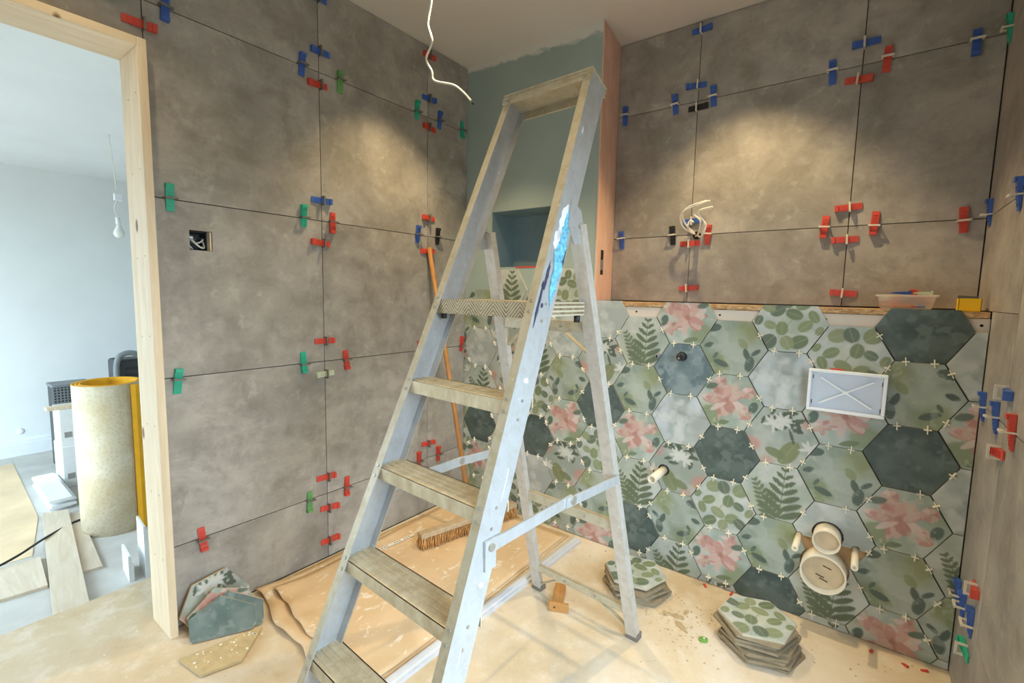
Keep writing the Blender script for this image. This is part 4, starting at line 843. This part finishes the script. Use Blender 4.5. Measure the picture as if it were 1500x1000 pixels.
# protection paper in two layers
def sheet(name, outline_fn, nx, ny, label, curl, z0, mat):
    b = MB()
    for i in range(nx+1):
        for j in range(ny+1):
            x, y = outline_fn(i/nx, j/ny); lift = curl*max(0, 1-j/ny*7)**1.5*(1+.4*math.sin(i*1.3))
            b.v.append((x, y, z0+lift+.0012*math.sin(i*.9+j*.6)))
    for i in range(nx):
        for j in range(ny): k = i*(ny+1)+j; b.face((k, k+1, k+ny+2, k+ny+1), 0, True)
    o = b.build(name, mat); m = o.modifiers.new('thick', 'SOLIDIFY'); m.thickness = .0016; m.offset = 1
    return tag(o, label, 'floor sheet', 'brown protection sheets')
def out1(u, v):
    xl = .012+.02*v; xr = .762; near = -1.222-.10*u+.012*math.sin(u*14); far = -.035; return xl+(xr-xl)*u, near+(far-near)*v
def out2(u, v):
    xl = .07-.03*v; xr = .752; near = -1.180-.085*u+.006*math.sin(u*11); far = -.06; return xl+(xr-xl)*u, near+(far-near)*v
sheet('protection_sheet', out1, 26, 40, 'lower brown protection sheet with curled edge on the floor', .016, .0035, M['paper'])
sheet('protection_sheet', out2, 26, 40, 'upper brown protection sheet spotted with plaster under the broom', .020, .0085, M['paper'])
# white batten along the sheets
t = thing('white_batten', 'long white profiled batten lying along the brown sheet edge', 'batten', (.803, -.75, 0), math.radians(-1.3))
b = MB(); b.prism([(-.016,-.70,0),(.020,-.70,0),(.020,-.70,.012),(.010,-.70,.013),(.008,-.70,.020),(-.006,-.70,.022),(-.016,-.70,.020)], (0, 1.40, 0)); b.build('profile', M['batten'], t)
# label strip
t = thing('label_strip', 'white printed paper strip lying beside the broom', 'paper strip', (.154, -.64, .0125), math.atan2(.221, .018))
b = MB(); b.box(-.115, .115, -.010, .010, 0, .0008); b.build('paper_strip', M['strip'], t)
for i in range(14):
    if i in (5, 6, 10): continue
    q = MB(); x = -.10+i*.014; q.box(x, x+.006, -.006, .006, .0008, .0011); q.build('print_block', M['print_grey'], t)
# broom
bz = .0135; e0, e1 = Vector((.285, -.600, bz)), Vector((.425, -.045, bz)); dd = (e1-e0); Lb = dd.length; ang = math.atan2(dd.y, dd.x)
t = thing('push_broom', 'wide coir push broom with wooden handle leaning on the wall', 'broom', ((e0+e1)/2).to_tuple(), ang)
b = MB(); b.prism([(-Lb/2,-.024,.052),(-Lb/2,.024,.052),(-Lb/2,.021,.074),(-Lb/2,-.021,.074)], (Lb, 0, 0)); b.build('block', M['broomwood'], t, .002)
b = MB(); rr = random.Random(2); nt_ = 62
for i in range(nt_):
    for k in range(5):
        x = -Lb/2+.006+(Lb-.012)*i/(nt_-1); y = -.019+.0095*k
        for s_ in range(3):
            fx, fy = x*1.015+rr.uniform(-.006, .006), y*1.55+rr.uniform(-.006, .006); b.tube([(x+rr.uniform(-.002,.002), y, .053), ((x+fx)/2, (y+fy)/2, .026), (fx, fy, .0)], [.0022, .0024, .0012], 3, cap=False)
o = b.build('bristles', M['bristle'], t); o['kind'] = 'stuff'
Rz = Matrix.Rotation(-ang, 4, 'Z'); mid = (e0+e1)/2; hb = Rz@(Vector((.352, -.315, .075+bz*0))-Vector((mid.x, mid.y, 0))); ht = Rz@(Vector((.022, -.297, 1.44))-Vector((mid.x, mid.y, 0)))
hb.z -= bz; ht.z -= bz; hb.z += .01
b = MB(); b.tube([hb, hb.lerp(ht, .5), ht], [.0125, .012, .0115], 14); b.build('handle', M['handle'], t)
b = MB(); b.tube([hb-(ht-hb).normalized()*.012, hb+(ht-hb).normalized()*.05], .017, 14); b.build('socket', M['broomwood'], t)
# L-shaped wood block behind the ladder
t = thing('wood_corner_block', 'small ochre wooden corner block on the floor under the ladder', 'wood block', (.985, -.50, 0), math.radians(25))
b = MB(); b.box(-.022, .022, -.055, .085, 0, .022); b.build('long_arm', M['ochre'], t, .0015); b = MB(); b.box(-.030, .046, -.068, -.055, 0, .034); b.build('end_plate', M['ochre'], t, .0015)
b = MB(); b.tube([(-.008,-.0675,.018),(-.008,-.069,.018)], .004, 10); b.build('dark_knot', M['rust'], t)
# debris
def chip(name, x, y, s, rz, label, mat, h=.006, seed=1):
    r_ = random.Random(seed); n = 6; b = MB(); b.prism([(s*(1+r_.uniform(-.3,.3))*math.cos(i*2*math.pi/n), s*.45*(1+r_.uniform(-.3,.3))*math.sin(i*2*math.pi/n), 0) for i in range(n)], (0, 0, h)); o = b.build(name, mat); o.location = (x, y, 0); o.rotation_euler[2] = rz; return tag(o, label, 'rubble', 'chips on the floor')
chip('tile_chip', 1.395, -.30, .026, .2, 'second-largest broken beige tile chip between the two tile stacks', M['rubble'], .008, 1); chip('tile_chip', 1.42, -.345, .028, -.6, 'largest broken beige tile chip between the two tile stacks', M['rubble'], .007, 2)
chip('tile_chip', 1.355, -.31, .018, .9, 'small broken beige tile chip between the two tile stacks', M['rubble'], .007, 3); chip('tile_chip', 1.41, -.25, .016, 1.4, 'smallest broken beige tile chip between the two tile stacks', M['rubble'], .005, 4)
t = thing('leaf_scrap', 'bright green scrap beside the taller tile stack', 'scrap', (1.503, -.364, 0), .5); b = MB(); b.prism([(-.016,-.006,0),(0,-.014,0),(.014,-.008,0),(.016,.006,0),(.002,.013,0),(-.013,.008,0)], (0,0,.009)); b.build('scrap_body', M['leaf'], t, .003); b = MB(); b.lathe([(.001,0),(.006,.0),(.003,.004)], (.002,.0,.009), 8); b.build('pale_core', M['pale'], t)
for i, (x, y) in enumerate(((1.19, -.03), (1.22, -.045), (1.42, -.03), (1.70, -.05), (1.98, -.05), (2.07, -.06), (2.12, -.05), (1.52, -.02))):
    b = MB(); b.hexa([(-.010,-.004,0),(.010,-.004,0),(.010,.004,0),(-.010,.004,0),(-.010,-.004,.003),(.010,-.004,.007),(.010,.004,.007),(-.010,.004,.003)]); o = b.build('red_fragment', M['red']); o.location = (x, y, 0); o.rotation_euler[2] = i*1.1
    tag(o, 'snapped red plastic fragment on the floor along the hexagon wall', 'fragment', 'red fragments on the floor')
b = MB(); rr = random.Random(12)
for i in range(420):
    x, y = (rr.uniform(.85, 2.15), rr.uniform(-1.2, -.03)) if i < 240 else (rr.gauss(1.4, .12), rr.gauss(-.3, .09)); s_ = rr.uniform(.0008, .0034)
    if y > -.02 or (x < 1.36 and y < -.43): continue
    b.hexa([(x-s_,y-s_,0),(x+s_*1.5,y-s_*.6,0),(x+s_,y+s_,0),(x-s_*.7,y+s_,0),(x-s_*.6,y-s_*.6,s_),(x+s_*.8,y-s_*.4,s_),(x+s_*.5,y+s_*.6,s_),(x-s_*.4,y+s_*.6,s_)])
o = tag(b.build('crumbs', M['rubble']), 'fine mortar crumbs scattered over the dusty floor', 'crumbs'); o['kind'] = 'stuff'

# ================================================================== HALL BEYOND THE DOORWAY
t = thing('mat_roll', 'tall roll of cream-backed yellow matting standing in the hall', 'mat roll', (-1.60, -1.285, HF))
def spiral(r0, turns, h, th, a0):
    b = MB(); n = int(turns*40); pr_ = []
    for i in range(n+1):
        f = i/n; a = a0-2*math.pi*turns*f; r = r0-.017*turns*f; cx_, cy_ = math.cos(a), math.sin(a); pr_.append(((r*1.0*cx_, r*.93*cy_), ((r-th)*cx_, (r-th)*.93*cy_)))
    for (o_, i_) in pr_: b.v += [(*o_, 0), (*o_, h), (*i_, h), (*i_, 0)]
    for i in range(n):
        k = i*4
        for q, mi in (((0,1,5,4), 1 if i < 41 else 0), ((1,2,6,5), 0), ((2,3,7,6), 0), ((3,0,4,7), 0)): b.face([k+e_ for e_ in q], mi, q in ((0,1,5,4),(2,3,7,6)))
    b.face((0,3,2,1)); b.face((n*4, n*4+1, n*4+2, n*4+3)); return b
spiral(.178, 2.6, .860, .008, math.radians(20)).build('rolled_mat', [M['matyellow'], M['fleece']], t)
b = MB(); fp = [(.166,.060),(.172,.078),(.164,.100)]
for x, y in fp: b.v += [(x, y, 0.0), (x, y, .855), (x+.006, y+.003, .855), (x+.006, y+.003, 0)]
for i in range(2):
    for q in ((0,1,5,4),(1,2,6,5),(2,3,7,6),(3,0,4,7)): b.face([i*4+e_ for e_ in q], 0)
b.face((0,3,2,1)); b.face((8,9,10,11)); b.build('loose_flap', M['matyellow'], t)
def plank(name, pts, z0, th, label, mat, cat='plank', grp='planks on the hall floor'):
    c = sum((Vector((*p, 0)) for p in pts), Vector())/len(pts); e = Vector((*pts[1], 0))-Vector((*pts[0], 0)); a = math.atan2(e.y, e.x); Ri = Matrix.Rotation(-a, 3, 'Z')
    b = MB(); b.prism([Ri@(Vector((*p, 0))-c) for p in pts], (0, 0, th)); o = b.build(name, mat, None, .001); o.location = (c.x, c.y, z0); o.rotation_euler[2] = a; return tag(o, label, cat, grp)
plank('floor_plank', [(-2.03,-1.545),(-.62,-1.715),(-.60,-1.60),(-1.98,-1.435)], HF+.016, .014, 'long bare plank lying across the hall floor toward the step', M['plank'])
plank('floor_plank', [(-1.95,-1.470),(-1.10,-1.545),(-1.085,-1.465),(-1.93,-1.392)], HF, .014, 'shorter bare plank tucked beneath the long plank near the roll', M['plank'])
plank('floor_plank', [(-1.47,-2.2),(-1.14,-2.2),(-1.08,-1.665),(-1.43,-1.640)], HF, .015, 'wide bare board crossed by the black cable in the hall', M['plank'])
plank('hall_sheet', [(-3.5,-2.6),(-1.5,-2.6),(-1.5,-1.66),(-2.05,-1.56),(-3.4,-1.51)], HF, .003, 'dusty tan sheet spread over the hall floor', M['hallpaper'], 'floor sheet', None)
for i, (dx, dy) in enumerate(((0,0), (.03,.006), (.0,.012), (.04,-.006))):
    b = MB(); b.prism([(0,-.058,0),(0,.058,0),(0,.058,.012),(0,.048,.0195),(0,-.058,.0195)], (.60, 0, 0)); o = b.build('skirting_length', M['gloss']); o.location = (-2.70+dx*1.0, -1.437+dy, HF+.020*i); o.rotation_euler[2] = math.radians(-.6)
    tag(o, ['bottom white skirting length in the pile beside the roll', 'second-lowest white skirting length in the pile beside the roll', 'second-highest white skirting length in the pile beside the roll', 'topmost white skirting length in the pile beside the roll'][i], 'skirting board', 'pile of skirting lengths in the hall')
def carton(x, y, z, sx, sy, sz, rz, label):
    t = thing('white_carton', label, 'box', (x, y, z), rz, 'white cartons behind the roll'); b = MB(); b.box(-sx/2, sx/2, -sy/2, sy/2, 0, sz); b.build('carton_body', M['carton'], t, .003)
    b = MB(); b.box(-sx/2-.0006, sx/2+.0006, -.02, .02, sz-.06, sz+.0006); b.build('tape', M['strip'], t); b = MB(); b.box(sx/2, sx/2+.0005, -sy/2+.02, -sy/2+.06, .06, .10); b.build('label_mark', M['print_grey'], t)
carton(-2.62, -1.215, HF, .26, .30, .29, .0, 'lower white carton of the stack behind the roll'); carton(-2.63, -1.22, HF+.29, .24, .28, .26, -.02, 'upper white carton of the stack behind the roll')
tag(MB().box(-2.60, -2.52, -1.42, -1.16, HF+.551, HF+.571).build('wood_offcut', M['pine'], None, .001), 'short pine offcut lying on top of the white cartons', 'offcut')
# perforated grey basket behind the cartons
t = thing('perforated_basket', 'grey perforated plastic basket against the white hall wall', 'basket', (-3.0, -1.20, HF))
b = MB(); W_, H_ = .22, .65
for i in range(12): x = -W_/2+i*W_/11; b.box(.0, .006, x-.004, x+.004, .02, H_-.01)
for j in range(30): z = .02+j*(H_-.03)/29; b.box(.001, .007, -W_/2, W_/2, z-.004, z+.004)
b.build('lattice_side', M['greyp'], t); b = MB(); b.box(-.20, .012, -W_/2-.008, W_/2+.008, H_-.02, H_); b.build('basket_rim', M['greyp'], t, .006); b = MB(); b.box(-.20, -.004, -W_/2, W_/2, 0, H_-.02); b.build('basket_lining', M['darkp'], t)
# tool case behind the roll
t = thing('tool_case', 'upright grey and charcoal case standing behind the yellow roll', 'case', (-2.55, -.950, HF))
b = MB(); b.box(-.20, .0, -.085, .10, 0, .86); b.build('case_body', M['darkp'], t, .02)
b = MB(); P = spline([(.012,-.082,.02),(.012,-.082,.70),(.012,-.07,.86),(.012,-.03,.905),(.012,.03,.905),(.012,.075,.87)], 6); b.tube(P, .020, 10); b.build('grey_frame', M['greyp'], t)
for j in range(5): b = MB(); b.box(.0, .004, -.03, .08, .58+j*.05, .60+j*.05); b.build('vent_slat', M['black'], t)
# plaster bag
t = thing('plaster_bag', 'crumpled white plaster bag with maroon print beside the roll', 'bag', (-1.55, -.965, HF)); b = MB(); rr = random.Random(6); prof = []
for i in range(9):
    z = .27*i/8; r = .16*(1-.5*(i/8)**3)
    prof.append((r, z))
b.lathe(prof, (0,0,0), 22); b.v = [(x*(1+.06*math.sin(z*60+math.atan2(y, x)*3)), y*.7*(1+.05*math.sin(z*45)), z) for x, y, z in b.v]; b.build('bag_body', M['bag'], t)
for zc in (.08, .17): b = MB(); b.v = []; b.hexa([(.09+.0*zc,-.085,zc),(.14,-.035,zc+.015),(.141,-.034,zc+.045),(.091,-.084,zc+.035),(.10,-.095,zc),(.152,-.038,zc+.015),(.152,-.037,zc+.045),(.10,-.094,zc+.035)]); b.build('print_mark', M['bagpr'], t)
# skirting offcuts by the step
def skirt_cut(x, y, h, rz, label):
    b = MB(); b.prism([(0,-.010,0),(0,.010,0),(0,.010,h*.70),(0,.005,h*.74),(0,.005,h*.86),(0,-.001,h),(0,-.010,h)], (.16, 0, 0)); o = b.build('skirting_offcut', M['gloss']); o.location = (x, y, HF); o.rotation_euler = (0, 0, rz); return tag(o, label, 'skirting board', 'skirting offcuts by the step')
skirt_cut(-.98, -1.335, .26, math.radians(-5), 'taller white skirting offcut standing beside the door lining'); skirt_cut(-1.00, -1.395, .13, math.radians(-5), 'shorter white skirting offcut standing beside the door lining')
# black cable on the hall floor
b = MB(); b.tube(spline([(-1.30,-2.15,HF+.02),(-1.42,-1.85,HF+.02),(-1.47,-1.72,HF+.036),(-1.60,-1.60,HF+.036),(-1.75,-1.47,HF+.02),(-1.78,-1.40,HF+.02)], 8), .006, 8)
tag(b.build('black_cable', M['black']), 'black cable snaking over the hall planks', 'cable')
tag(MB().tube(spline([(-.60,-1.98,HF+.03),(-.56,-1.90,HF+.05),(-.54,-1.86,HF+.04),(-.56,-1.84,HF+.02)], 6), .022, 10).build('black_hose', M['black']), 'end of a black hose below the step at the doorway', 'hose')
# pendant lampholder in the hall
PX_, PY_ = -2.00, -1.115
t = thing('pendant_lamp', 'bare white bulb hanging on a thin cable in the hall', 'lamp', (PX_, PY_, HC))
L0 = HC; b = MB(); b.tube(spline([(0,0,0),(.0,.008,-.12),(0,.022,-.33)], 6), .0035, 7); b.build('cable', M['cable'], t)
b = MB(); b.box(-.012, .012, .004, .050, -.40, -.355); b.build('connector', M['whitep'], t, .006)
b = MB(); b.tube(spline([(0,.02,-.40),(0,.005,-.45),(0,.018,-.51)], 6), .0032, 7); b.build('cable', M['cable'], t)
b = MB(); b.tube([(0,.018,-.505),(0,.020,-.55)], .013, 12); b.build('lampholder', M['whitep'], t)
b = MB(); b.lathe([(.006,0),(.013,-.006),(.016,-.02),(.028,-.045),(.030,-.06),(.022,-.078),(.006,-.086)], (0,.021,-.548), 16); b.build('bulb', M['bulb'], t)
# blanked wall outlet
b = MB(); b.lathe([(.012,0),(.026,.001),(.022,.006),(.008,.008)], (0,0,0), 14); o = b.build('wall_outlet', M['whitep']); o.location = (HX, -1.43, .0); o.rotation_euler = (0, HALF, 0); tag(o, 'small white blanked outlet low on the hall wall', 'outlet')

# ================================================================== DOWNLIGHTS (fittings sit above the frame)
for i, (x, y, pw, ang_) in enumerate(DOWN):
    t = thing('downlight', ['recessed ceiling downlight in front of the ledge wall', 'recessed ceiling downlight close to the doorway wall', 'recessed ceiling downlight over the ladder treads', 'recessed ceiling downlight just inside the doorway'][i], 'downlight', (x, y, H), 0, 'recessed ceiling downlights')
    b = MB(); b.pipe((0,0,.0005), (0,0,-.004), .043, .034); b.build('trim_ring', M['gloss'], t); b = MB(); b.tube([(0,0,.002),(0,0,-.001)], .034, 20); b.build('lens', M['lens'], t)
    l = bpy.data.lights.new('downlight_beam', 'SPOT'); l.energy = pw; l.color = DOWN_COL; l.spot_size = math.radians(ang_); l.spot_blend = .55; l.shadow_soft_size = .022
    lo = bpy.data.objects.new('downlight_beam', l); COL.objects.link(lo); lo.parent = t; lo.location = (0, 0, -.012)
